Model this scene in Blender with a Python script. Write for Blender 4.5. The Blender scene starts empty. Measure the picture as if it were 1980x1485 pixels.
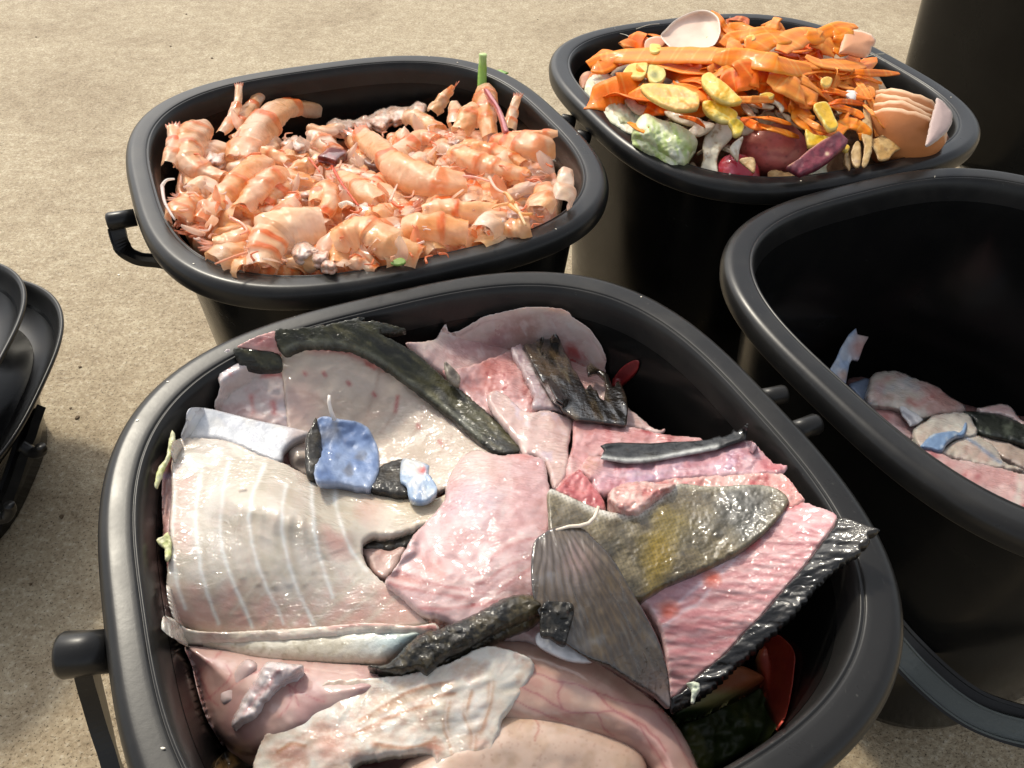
import bpy, bmesh, math, random
import numpy as np
from mathutils import Vector, Matrix
from mathutils.geometry import delaunay_2d_cdt

# ------------------------------------------------------------------ camera, world, sun
sc = bpy.context.scene
COL = sc.collection
ALB = 0.78                    # photo colours -> surface colours
S = 0.27                      # metres from the bucket rims up to the camera
RIM = 0.88 * S                # height of the bucket rims above the ground
FPX, PITCH, ROLL = 1612.68, 0.751536, 0.0449175
PW, PH = 1980.0, 1485.0
cp, sp = math.cos(PITCH), math.sin(PITCH)
r0 = np.array([1, 0, 0.]); fw = np.array([0, cp, -sp]); u0 = np.array([0, sp, cp])
cr, sr = math.cos(ROLL), math.sin(ROLL)
rt = cr * r0 + sr * u0
upv = -sr * r0 + cr * u0
CAMP = np.array([0, 0, RIM + S])
cam = bpy.data.cameras.new('camera'); cam_o = bpy.data.objects.new('camera', cam); COL.objects.link(cam_o)
cam.sensor_width = 36; cam.lens = FPX / PW * 36; cam.clip_start = 0.01; cam.clip_end = 200
M = Matrix.Identity(4)
for i in range(3):
    M[i][0] = rt[i]; M[i][1] = upv[i]; M[i][2] = -fw[i]; M[i][3] = CAMP[i]
cam_o.matrix_world = M
sc.camera = cam_o

SUN_EL, SUN_AZ = 47, -34       # azimuth: degrees clockwise from +Y (the far side)
w = bpy.data.worlds.new('World'); sc.world = w; w.use_nodes = True
nt = w.node_tree; bg = nt.nodes['Background']
sky = nt.nodes.new('ShaderNodeTexSky'); sky.sky_type = 'NISHITA'; sky.sun_disc = False
sky.sun_elevation = math.radians(SUN_EL); sky.sun_rotation = math.radians(SUN_AZ)
sky.air_density = 1.2; sky.dust_density = 3.0; sky.ozone_density = 1.0
hs = nt.nodes.new('ShaderNodeHueSaturation'); hs.inputs['Saturation'].default_value = .3; nt.links.new(sky.outputs[0], hs.inputs['Color'])
nt.links.new(hs.outputs[0], bg.inputs[0]); bg.inputs[1].default_value = 0.15
sun = bpy.data.lights.new('sun', 'SUN'); sun_o = bpy.data.objects.new('sun', sun); COL.objects.link(sun_o)
sun.energy = 2.0; sun.angle = math.radians(6); sun.color = (1, .92, .76)
el, az = math.radians(SUN_EL), math.radians(SUN_AZ)
sd = Vector((math.sin(az) * math.cos(el), math.cos(az) * math.cos(el), math.sin(el)))
sun_o.rotation_euler = sd.to_track_quat('Z', 'Y').to_euler()
sc.view_settings.view_transform = 'Standard'; sc.view_settings.look = 'None'
sc.view_settings.exposure = 0.5; sc.view_settings.gamma = 1.0
sc.cycles.max_bounces = 6; sc.cycles.transparent_max_bounces = 8

rnd = random.Random(7)

# ------------------------------------------------------------------ geometry helpers
def unproj(x, y, z):
    """photo pixel + height above rim level (m) -> world points"""
    x = np.asarray(x, float); y = np.asarray(y, float); z = np.asarray(z, float)
    d = fw + ((x - PW / 2) / FPX)[..., None] * rt - ((y - PH / 2) / FPX)[..., None] * upv
    t = (z + RIM - CAMP[2]) / d[..., 2]
    return CAMP + t[..., None] * d

BK = {'fish': (-0.03362593, 0.82239685, 0.44718727), 'shrimp': (-0.39355236, 1.90882115, 0.45314052),
      'veg': (0.67090547, 2.39904236, 0.41568), 'right': (1.0392754, 1.35094265, 0.4698885),
      'far': (2.36, 4.02, 0.43)}
A0, NEXP = 0.5547, 2.97
def se(a, n=NEXP, N=160):
    t = np.linspace(0, 2 * math.pi, N, endpoint=False)
    c, s = np.cos(t), np.sin(t)
    return np.stack([a * np.sign(c) * abs(c) ** (2 / n), a * np.sign(s) * abs(s) ** (2 / n)], -1)
def wall_half(z):             # inner half width (m) at height z below the rim
    return (0.486 + 0.060 * np.clip(z / (0.86 * S), -1, 0)) * S
def outside(P, z, key):
    x, y, r = BK[key]
    dx, dy = P[:, 0] - x * S, P[:, 1] - y * S
    lx = dx * math.cos(r) + dy * math.sin(r); ly = -dx * math.sin(r) + dy * math.cos(r)
    h = wall_half(z)
    return (abs(lx / h) ** NEXP + abs(ly / h) ** NEXP) > 0.97
def clampz(x, y, z, key, off=0):
    z = z.copy(); c = np.zeros(len(z), bool)
    for _ in range(130):
        o = outside(unproj(x, y, z), z, key) & (z < -0.004)
        if not o.any(): break
        z[o] += 0.0009; c |= o
    if c.any():
        x_, y_ = x[c], y[c]; hi = z[c]; lo = hi - 0.0009
        for _ in range(6):
            mi = (hi + lo) / 2; o = outside(unproj(x_, y_, mi), mi, key) & (mi < -0.004); lo = np.where(o, mi, lo); hi = np.where(o, hi, mi)
        z[c] = hi
    z[c] += off
    return z
def tps(ctrl):
    c = np.array(ctrl, float); X = c[:, :2] / 500; v = c[:, 2] / 1000
    def U(a, b):
        r2 = ((a[:, None] - b[None]) ** 2).sum(-1) + 1e-9
        return r2 * np.log(r2)
    n = len(c); K = U(X, X) + 0.02 * np.eye(n); P = np.hstack([np.ones((n, 1)), X])
    A = np.zeros((n + 3, n + 3)); A[:n, :n] = K; A[:n, n:] = P; A[n:, :n] = P.T
    wv = np.linalg.solve(A, np.concatenate([v, np.zeros(3)]))
    return lambda x, y: U(np.stack([x, y], -1) / 500, X) @ wv[:n] + wv[n] + wv[n + 1] * x / 500 + wv[n + 2] * y / 500
_tab = np.random.RandomState(3).rand(64, 64, 16)
def vn(x, y, seed=0):
    xi = np.floor(x).astype(int); yi = np.floor(y).astype(int); fx = x - xi; fy = y - yi
    fx = fx * fx * (3 - 2 * fx); fy = fy * fy * (3 - 2 * fy); k = seed % 16; o = seed * 7
    g = lambda a, b: _tab[(a + o) % 64, (b + 3 * o) % 64, k]
    return (g(xi, yi) * (1 - fx) + g(xi + 1, yi) * fx) * (1 - fy) + (g(xi, yi + 1) * (1 - fx) + g(xi + 1, yi + 1) * fx) * fy
def fbm(x, y, s, oc=3, seed=0, ang=0, stretch=1):
    a = math.radians(ang); X = (x * math.cos(a) + y * math.sin(a)) / s / stretch; Y = (-x * math.sin(a) + y * math.cos(a)) / s
    v = 0; amp = 1; tot = 0
    for i in range(oc):
        v = v + amp * vn(X * 2 ** i, Y * 2 ** i, seed + i); tot += amp; amp *= .5
    return v / tot
def segdist(x, y, pts, closed=False):
    p = np.array(pts, float)[:, :2]; q = np.roll(p, -1, 0)
    if not closed: p, q = p[:-1], q[:-1]
    best = np.full(x.shape, 1e18)
    for a, b in zip(p, q):
        ab = b - a; L = (ab ** 2).sum() + 1e-9
        t = np.clip(((x - a[0]) * ab[0] + (y - a[1]) * ab[1]) / L, 0, 1)
        d = (x - a[0] - t * ab[0]) ** 2 + (y - a[1] - t * ab[1]) ** 2
        best = np.minimum(best, d)
    return np.sqrt(best)
def crom(pts, closed=True, k=8):
    p = np.array(pts, float); n = len(p); out = []
    rng = range(n) if closed else range(n - 1)
    for i in rng:
        if closed: a, b, c, d = p[i - 1], p[i], p[(i + 1) % n], p[(i + 2) % n]
        else: a, b, c, d = p[max(i - 1, 0)], p[i], p[i + 1], p[min(i + 2, n - 1)]
        for j in range(k):
            t = j / k
            out.append(.5 * (2 * b + (c - a) * t + (2 * a - 5 * b + 4 * c - d) * t * t + (-a + 3 * b - 3 * c + d) * t ** 3))
    if not closed: out.append(p[-1])
    return np.array(out)
def resample(p, g, closed=True):
    q = np.vstack([p, p[:1]]) if closed else p
    L = np.concatenate([[0], np.cumsum(np.sqrt(((q[1:] - q[:-1]) ** 2).sum(-1)))])
    n = max(int(L[-1] / g), 6); t = np.linspace(0, L[-1], n + (0 if closed else 1), endpoint=not closed)
    return np.stack([np.interp(t, L, q[:, i]) for i in range(q.shape[1])], -1)
def inside(x, y, p):
    c = np.zeros(x.shape, bool); j = len(p) - 1
    for i in range(len(p)):
        xi, yi = p[i]; xj, yj = p[j]
        if yi != yj:
            c ^= ((yi > y) != (yj > y)) & (x < (xj - xi) * (y - yi) / (yj - yi) + xi)
        j = i
    return c
FR = {'A': (300, 560, 2.121), 'D': (1000, 750, 2.021), 'E': (250, 1120, 1.8), 'G': (780, 560, 3.712), 'F': (1560, 600, 3.536),
      'H': (1120, 20, 4.125), 'I': (1380, 20, 3.808), 'S': (300, 160, 3.712), 'T': (620, 160, 3.712), 'X': (1050, 1100, 3.046), 'P': (0, 0, 1)}
def fr(k, pts):
    a, b, s = FR[k]
    return [(a + p[0] / s, b + p[1] / s) + tuple(p[2:]) for p in pts]

# ------------------------------------------------------------------ object helpers
def tag(o, label=None, cat=None, group=None, kind=None):
    if label: o['label'] = label
    if cat: o['category'] = cat
    if group: o['group'] = group
    if kind: o['kind'] = kind
    return o
def empty(name, loc, label, cat, group=None):
    o = bpy.data.objects.new(name, None); COL.objects.link(o); o.location = loc; o.empty_display_size = .01
    return tag(o, label, cat, group)
def srgb(c):
    c = np.clip(np.asarray(c, float) / 255, 0, 1)
    return np.where(c <= .04045, c / 12.92, ((c + .055) / 1.055) ** 2.4)
def mesh_obj(name, V, F, mat, parent=None, colors=None, smooth=True):
    me = bpy.data.meshes.new(name)
    V = np.asarray(V, float)
    if parent is not None: V = V - np.array(parent.location)
    me.from_pydata(V.tolist(), [], F); me.update()
    if colors is not None:
        ca = me.color_attributes.new('Col', 'FLOAT_COLOR', 'POINT')
        c4 = np.ones((len(V), 4), np.float32); c4[:, :3] = srgb(colors) * (1.0 if mat.name in ('prawn_shell', 'carrot', 'egg') else ALB); ca.data.foreach_set('color', c4.ravel())
    if smooth: me.polygons.foreach_set('use_smooth', [True] * len(me.polygons))
    me.materials.append(mat)
    o = bpy.data.objects.new(name, me); COL.objects.link(o)
    if parent is not None: o.parent = parent
    else:
        c = V.mean(0); c[2] = V[:, 2].min()
        me.transform(Matrix.Translation(Vector(-c))); o.location = c
    return o

def material(name, color=None, rough=.4, bump=0, bscale=200, sss=0, coat=0, spec=.5, trans=0, translucent=0, alpha=1, bump2=0, b2scale=900, mott=0, aniso=None, sssr=.0011, cbump=.4, cscale=300):
    m = bpy.data.materials.new(name); m.use_nodes = True; n = m.node_tree.nodes; l = m.node_tree.links
    b = n['Principled BSDF']; out = n['Material Output']
    tc = n.new('ShaderNodeTexCoord')
    if color is None:
        at = n.new('ShaderNodeAttribute'); at.attribute_name = 'Col'; csock = at.outputs['Color']
    else:
        rg = n.new('ShaderNodeRGB'); rg.outputs[0].default_value = (*srgb(color), 1); csock = rg.outputs[0]
    if mott:
        nz = n.new('ShaderNodeTexNoise'); nz.inputs['Scale'].default_value = 260; nz.inputs['Detail'].default_value = 6
        l.new(tc.outputs['Object'], nz.inputs['Vector'])
        mr = n.new('ShaderNodeMapRange'); mr.inputs[1].default_value = .3; mr.inputs[2].default_value = .7
        mr.inputs[3].default_value = 1 - mott; mr.inputs[4].default_value = 1 + mott * .6
        l.new(nz.outputs[0], mr.inputs[0])
        mx = n.new('ShaderNodeVectorMath'); mx.operation = 'SCALE'; l.new(csock, mx.inputs[0]); l.new(mr.outputs[0], mx.inputs['Scale'])
        csock = mx.outputs[0]
    l.new(csock, b.inputs['Base Color'])
    b.inputs['Roughness'].default_value = rough; b.inputs['Specular IOR Level'].default_value = spec
    if sss:
        b.inputs['Subsurface Weight'].default_value = sss; b.inputs['Subsurface Radius'].default_value = (1, .45, .3); b.inputs['Subsurface Scale'].default_value = sssr
    if coat: b.inputs['Coat Weight'].default_value = coat; b.inputs['Coat Roughness'].default_value = .035
    if bump:
        nz = n.new('ShaderNodeTexNoise'); nz.inputs['Scale'].default_value = bscale; nz.inputs['Detail'].default_value = 3; nz.inputs['Distortion'].default_value = .6
        if aniso:
            mp = n.new('ShaderNodeMapping'); mp.inputs['Scale'].default_value = aniso[:3]; mp.inputs['Rotation'].default_value = (0, 0, math.radians(aniso[3]))
            l.new(tc.outputs['Object'], mp.inputs[0]); l.new(mp.outputs[0], nz.inputs['Vector'])
        else: l.new(tc.outputs['Object'], nz.inputs['Vector'])
        bp = n.new('ShaderNodeBump'); bp.inputs['Strength'].default_value = bump; bp.inputs['Distance'].default_value = .002
        l.new(nz.outputs[0], bp.inputs['Height']); last = bp
        if bump2:
            n2 = n.new('ShaderNodeTexNoise'); n2.inputs['Scale'].default_value = b2scale; n2.inputs['Detail'].default_value = 2
            l.new(tc.outputs['Object'], n2.inputs['Vector'])
            b2 = n.new('ShaderNodeBump'); b2.inputs['Strength'].default_value = bump2; b2.inputs['Distance'].default_value = .0008
            l.new(n2.outputs[0], b2.inputs['Height']); l.new(bp.outputs[0], b2.inputs['Normal']); last = b2
        l.new(last.outputs[0], b.inputs['Normal'])
        if coat:
            n3 = n.new('ShaderNodeTexNoise'); n3.inputs['Scale'].default_value = cscale; n3.inputs['Detail'].default_value = 2.2; n3.inputs['Roughness'].default_value = .5; n3.inputs['Distortion'].default_value = 1.2
            mp3 = n.new('ShaderNodeMapping'); mp3.inputs['Scale'].default_value = (.45, 1, 1); mp3.inputs['Rotation'].default_value = (0, 0, .5); l.new(tc.outputs['Object'], mp3.inputs[0]); l.new(mp3.outputs[0], n3.inputs['Vector'])
            b3 = n.new('ShaderNodeBump'); b3.inputs['Strength'].default_value = cbump; b3.inputs['Distance'].default_value = .003
            n4 = n.new('ShaderNodeTexNoise'); n4.inputs['Scale'].default_value = 38; n4.inputs['Detail'].default_value = 2; l.new(tc.outputs['Object'], n4.inputs['Vector'])
            m4 = n.new('ShaderNodeMapRange'); m4.inputs[1].default_value = .42; m4.inputs[2].default_value = .62; m4.inputs[3].default_value = .10; m4.inputs[4].default_value = 1.5; l.new(n4.outputs[0], m4.inputs[0])
            mm = n.new('ShaderNodeMath'); mm.operation = 'MULTIPLY'; l.new(n3.outputs[0], mm.inputs[0]); l.new(m4.outputs[0], mm.inputs[1])
            l.new(mm.outputs[0], b3.inputs['Height']); l.new(b3.outputs[0], b.inputs['Coat Normal'])
    sh = b.outputs[0]
    if translucent:
        tr = n.new('ShaderNodeBsdfTranslucent'); l.new(csock, tr.inputs[0])
        ms = n.new('ShaderNodeMixShader'); ms.inputs[0].default_value = translucent
        l.new(sh, ms.inputs[1]); l.new(tr.outputs[0], ms.inputs[2]); sh = ms.outputs[0]
    if alpha < 1:
        tp = n.new('ShaderNodeBsdfTransparent'); ms = n.new('ShaderNodeMixShader'); ms.inputs[0].default_value = alpha
        l.new(tp.outputs[0], ms.inputs[1]); l.new(sh, ms.inputs[2]); sh = ms.outputs[0]
    l.new(sh, out.inputs[0])
    return m

MAT = {
 'flesh': material('wet_flesh', rough=.5, spec=.3, bump=.10, bscale=160, bump2=.10, b2scale=700, sss=.2, coat=1.0, mott=.04, cbump=.75),
 'organ': material('smooth_organ', rough=.5, spec=.3, bump=.05, bscale=60, bump2=.05, b2scale=700, sss=.2, coat=.85, mott=.03, cbump=.07, cscale=160),
 'skin': material('dark_fish_skin', rough=.5, bump=.3, bscale=330, bump2=.25, b2scale=1000, coat=.5, spec=.2, mott=.3, cbump=.6),
 'silver': material('silver_skin', rough=.4, bump=.12, bscale=380, bump2=.15, b2scale=1100, coat=.5, mott=.06, cbump=.4),
 'shell': material('prawn_shell', rough=.35, spec=.3, bump=.2, bscale=260, bump2=.15, b2scale=900, coat=.9, translucent=.32, alpha=.80, mott=.06, cbump=.5),
 'veg': material('vegetable', rough=.5, bump=.18, bscale=260, bump2=.15, b2scale=900, coat=.12, mott=.08),
 'carrot': material('carrot', rough=.5, spec=.25, bump=.15, bscale=380, coat=.12, translucent=.25, mott=.06, cbump=.2),
 'egg': material('egg', rough=.5, bump=.08, bscale=600, translucent=.15, mott=.03),
 'dry': material('dry_peel', rough=.6, bump=.3, bscale=300, mott=.15),
 'crumb': material('crumb', color=(225, 215, 195), rough=.4),
}
class Pat:
    def __init__(s, x, y, d): s.x, s.y, s.d = x, y, d; s.c = np.zeros((len(x), 3))
    def base(s, c): s.c[:] = c; return s
    def mix(s, c, m): m = np.clip(m, 0, 1)[:, None]; s.c = s.c * (1 - m) + np.array(c, float) * m; return s
    def noise(s, c, sc_, lo=.45, hi=.7, k=1, seed=1, ang=0, st=1, oc=3):
        v = fbm(s.x, s.y, sc_, oc, seed, ang, st); return s.mix(c, np.clip((v - lo) / (hi - lo), 0, 1) * k)
    def lines(s, c, ls, w, k=1, frame='P', wob=0):
        x, y = s.x, s.y
        if wob: x = x + (fbm(x, y, 25, 2, 5) - .5) * wob; y = y + (fbm(x, y, 25, 2, 9) - .5) * wob
        for i_, l_ in enumerate(ls):
            nv = fbm(s.x, s.y, 26, 2, 11 + i_ % 4); ww = w * (.75 + .7 * nv)
            dd = segdist(x, y, crom(fr(frame, l_), False, 5)); s.mix(c, np.exp(-(dd / ww) ** 2) * k * np.clip(.55 + 1.0 * nv, 0, 1))
        return s
    def blob(s, c, cx, cy, r, k=1, frame='P', ry=None, ang=0):
        (cx, cy), = fr(frame, [(cx, cy)]); a = math.radians(ang)
        X = (s.x - cx) * math.cos(a) + (s.y - cy) * math.sin(a); Y = -(s.x - cx) * math.sin(a) + (s.y - cy) * math.cos(a)
        n = 1 + (fbm(s.x, s.y, 30, 3, 4) - .5) * .9
        return s.mix(c, k * np.clip(1.4 - np.sqrt((X / r) ** 2 + (Y / (ry or r)) ** 2) * n, 0, 1))
    def edge(s, c, w, k=1): return s.mix(c, np.exp(-(s.d / w) ** 2) * k)

def flap(name, outline, frame='P', zf=None, L=0, bumps=(), ridges=(), dome=None, t=4, edge=(1.5, 8), noise=(.8, 60), g=4.5, color=None,
         mat='flesh', jag=(0, 10), parent=None, key=None, smooth=True, seed=0, fine=(0, 12), tilt=None, nang=0, nst=1, crum=.7, tex=1.0):
    """solid piece whose rim follows a traced outline; heights in mm on top of the pile surface zf"""
    isf = mat in ('flesh', 'organ') if isinstance(mat, str) else False
    edge = (edge[0] * .55, edge[1] * .6)
    if mat == 'flesh' and jag[0] == 0: jag = (1.3, 9)
    pts = fr(frame, outline)
    poly = crom(pts, True, 6) if smooth else np.array(pts, float)[:, :2]
    poly = resample(poly, g)
    if jag[0]:
        nx = np.roll(poly, -1, 0) - np.roll(poly, 1, 0); nn = np.stack([nx[:, 1], -nx[:, 0]], -1); nn /= np.linalg.norm(nn, axis=1)[:, None] + 1e-9
        poly = poly + nn * (jag[0] * 2 * (fbm(poly[:, 0], poly[:, 1], jag[1], 2, seed + 3) - .5))[:, None] + nn * (jag[0] * 1.1 * (vn(poly[:, 0] / 3.7, poly[:, 1] / 3.7, seed + 1) - .5))[:, None]
    x0, y0 = poly.min(0); x1, y1 = poly.max(0)
    gx, gy = np.meshgrid(np.arange(x0, x1, g), np.arange(y0, y1, g * .87)); gx = gx + (np.arange(gx.shape[0]) % 2)[:, None] * g / 2
    gx, gy = gx.ravel(), gy.ravel()
    m = inside(gx, gy, poly); gx, gy = gx[m], gy[m]
    d = segdist(gx, gy, poly, True); m = d > g * .55; gx, gy, d = gx[m], gy[m], d[m]
    nb = len(poly)
    co = [Vector((float(a), float(b))) for a, b in np.vstack([poly, np.stack([gx, gy], -1)])]
    vs, es, fs, ov, oe, of = delaunay_2d_cdt(co, [(i, (i + 1) % nb) for i in range(nb)], [], 1, 1e-4)
    x = np.array([v.x for v in vs]); y = np.array([v.y for v in vs])
    d = segdist(x, y, poly, True); d[:0] = 0
    z = (zf(x, y) if zf is not None else np.zeros(len(x))) + L / 1000
    if tilt is not None: z = z + tps(tilt)(x, y)
    for b in bumps:
        bx, by, br, ba = b[:4]; ((bx, by),) = fr(frame, [(bx, by)]); z = z + ba / 1000 * np.exp(-((x - bx) ** 2 + (y - by) ** 2) / br ** 2)
    for (ls, wd, am) in ridges:
        dd = segdist(x, y, crom(fr(frame, ls), False, 5)); z = z + am / 1000 * np.exp(-(dd / wd) ** 2)
    if dome: q = np.clip(d / dome[1], 0, 1); z = z + dome[0] / 1000 * np.sqrt(1 - (1 - q) ** 2)
    if noise[0]: z = z + noise[0] / 1000 * 2 * (fbm(x, y, noise[1], 3, seed, nang, nst) - .5)
    if fine[0]: z = z + fine[0] / 1000 * 2 * (fbm(x, y, fine[1], 2, seed + 5, nang, nst) - .5)
    if mat == 'flesh' and g < 6:
        for (sc_, am, sd, an) in ((48, .8 * crum, 2, 25), (21, .35 * crum, 6, -30)):
            f_ = fbm(x, y, sc_, 2, sd + seed, nang + an, 1.9); z = z + am / 1000 * (1 - np.abs(2 * f_ - 1) * 3).clip(-1, 1) * np.clip((fbm(x, y, 90, 2, sd + 3) - .38) * 4, 0, 1)
    if key: z = clampz(x, y, z, key, max(L + 4, 0) * .0006)
    q = np.clip(d / edge[1], 0, 1); zt = z - edge[0] / 1000 * (1 - np.sqrt(1 - (1 - q) ** 2))
    T = unproj(x, y, z); T[:, 2] += zt - z
    Bm = T.copy(); Bm[:, 2] = unproj(x, y, z)[:, 2] - t / 1000
    cen = T.mean(0)
    Bm[:, :2] += (cen[:2] - Bm[:, :2]) * .02
    n = len(x)
    F = [tuple(f) for f in fs]
    # orientation: image y is down, so flip to face up
    def area(f): return sum(x[f[i]] * y[f[(i + 1) % len(f)]] - x[f[(i + 1) % len(f)]] * y[f[i]] for i in range(len(f)))
    F = [f if area(f) < 0 else f[::-1] for f in F]
    cnt = {}
    for f in F:
        for i in range(len(f)):
            cnt[(f[i], f[(i + 1) % len(f)])] = 1
    side = [(b, a, a + n, b + n) for (a, b) in cnt if (b, a) not in cnt]
    allF = F + [tuple(i + n for i in f[::-1]) for f in F] + side
    P_ = Pat(x, y, d); color(P_)
    if mat == 'flesh':
        m_ = P_.c.mean(0); P_.noise(tuple(np.minimum(m_ * 1.12 + 6, 250)), 7, .54, .74, .45 * tex, seed + 2, nang + 20, 2.6).noise(tuple(m_ * np.array([.90, .78, .76])), 17, .56, .78, .40 * tex, seed + 7, nang - 10, 1.8).noise(tuple(np.minimum(m_ * 1.1 + 10, 252)), 3.6, .62, .8, .3 * tex, seed + 4)
        P_.edge(tuple(np.minimum(m_ * 1.1 + 14, 250)), 2.2, .5)
    c = P_.c * (.93 if isf else 1.0)
    return mesh_obj(name, np.vstack([T, Bm]), allF, MAT[mat] if isinstance(mat, str) else mat, parent, np.vstack([c, c]))

def sweep(name, pts, widths, mat, parent=None, colors=None, prof='round', nc=8, closed_ends=True):
    """tube along world points"""
    P = np.array(pts, float); n = len(P); V = []; F = []
    if np.isscalar(widths): widths = [widths] * n
    up = np.array([0, 0, 1.]); Tn = np.gradient(P, axis=0); Tn /= np.linalg.norm(Tn, axis=1)[:, None] + 1e-12
    for i in range(n):
        s = np.cross(Tn[i], up)
        if np.linalg.norm(s) < 1e-3: s = np.cross(Tn[i], [0, 1, 0])
        s /= np.linalg.norm(s); u = np.cross(s, Tn[i])
        for k in range(nc):
            a = 2 * math.pi * k / nc; V.append(P[i] + widths[i] * (math.cos(a) * s + math.sin(a) * u))
    for i in range(n - 1):
        for k in range(nc): F.append((i * nc + k, i * nc + (k + 1) % nc, (i + 1) * nc + (k + 1) % nc, (i + 1) * nc + k))
    if closed_ends: F.append(tuple(range(nc))[::-1]); F.append(tuple((n - 1) * nc + k for k in range(nc)))
    c = None if colors is None else np.repeat(np.array(colors, float), nc, 0) if np.ndim(colors) == 2 else np.tile(colors, (n * nc, 1))
    return mesh_obj(name, V, F, mat, parent, c)

# ------------------------------------------------------------------ ground
def node_mat(name):
    m = bpy.data.materials.new(name); m.use_nodes = True
    return m, m.node_tree.nodes, m.node_tree.links, m.node_tree.nodes['Principled BSDF']
def noise_node(n, l, vec, scale, detail=4, dist=0, rough=.5):
    z = n.new('ShaderNodeTexNoise'); z.inputs['Scale'].default_value = scale; z.inputs['Detail'].default_value = detail
    z.inputs['Distortion'].default_value = dist; z.inputs['Roughness'].default_value = rough; l.new(vec, z.inputs['Vector']); return z.outputs[0]
def ramp(n, l, fac, stops):
    r = n.new('ShaderNodeValToRGB'); e = r.color_ramp.elements
    while len(e) < len(stops): e.new(.5)
    for k, (p, c) in enumerate(stops): e[k].position = p; e[k].color = (*c, 1) if len(c) == 3 else c
    l.new(fac, r.inputs[0]); return r.outputs[0]
def mixc(n, l, a, b, f, mode='MIX'):
    x = n.new('ShaderNodeMix'); x.data_type = 'RGBA'; x.blend_type = mode
    l.new(a, x.inputs[6]); l.new(b, x.inputs[7])
    if hasattr(f, 'default_value') or hasattr(f, 'is_linked'): l.new(f, x.inputs[0])
    else: x.inputs[0].default_value = f
    return x.outputs[2]
m, n, l, b = node_mat('concrete')
tc = n.new('ShaderNodeTexCoord').outputs['Object']
big = noise_node(n, l, tc, 6, 5, .6, .6); mid = noise_node(n, l, tc, 60, 5, 0, .65); fine = noise_node(n, l, tc, 260, 4, 0, .7); grit = noise_node(n, l, tc, 620, 2)
c1 = ramp(n, l, mid, [(.32, tuple(srgb((158, 138, 106)))), (.5, tuple(srgb((182, 162, 128)))), (.68, tuple(srgb((204, 187, 154))))])
c2 = ramp(n, l, fine, [(.34, tuple(srgb((92, 78, 62)))), (.46, tuple(srgb((158, 142, 116)))), (.56, tuple(srgb((184, 170, 142)))), (.68, tuple(srgb((228, 218, 198))))])
c = mixc(n, l, c1, c2, .42)
c3 = ramp(n, l, big, [(.36, (.80, .77, .74)), (.5, (.94, .93, .92)), (.62, (1, 1, 1))]); c = mixc(n, l, c, c3, 1.0, 'MULTIPLY')
c4 = ramp(n, l, grit, [(.33, (.3, .28, .25)), (.40, (1, 1, 1)), (.66, (1, 1, 1)), (.70, (1.25, 1.25, 1.2))]); c = mixc(n, l, c, c4, 1.0, 'MULTIPLY')
dk = n.new('ShaderNodeRGB'); dk.outputs[0].default_value = (.93, .95, 1.0, 1); c = mixc(n, l, c, dk.outputs[0], 1.0, 'MULTIPLY')
l.new(c, b.inputs['Base Color']); b.inputs['Roughness'].default_value = .85
bp = n.new('ShaderNodeBump'); bp.inputs['Strength'].default_value = .7; bp.inputs['Distance'].default_value = .0015; l.new(fine, bp.inputs['Height'])
bq = n.new('ShaderNodeBump'); bq.inputs['Strength'].default_value = .35; bq.inputs['Distance'].default_value = .004; l.new(mid, bq.inputs['Height']); l.new(bp.outputs[0], bq.inputs['Normal'])
l.new(bq.outputs[0], b.inputs['Normal'])
g = mesh_obj('ground', [(-40, -40, 0), (40, -40, 0), (40, 60, 0), (-40, 60, 0)], [(0, 1, 2, 3)], m, None, None, False)
tag(g, 'beige weathered concrete ground under the buckets', None, None, 'structure')

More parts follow.
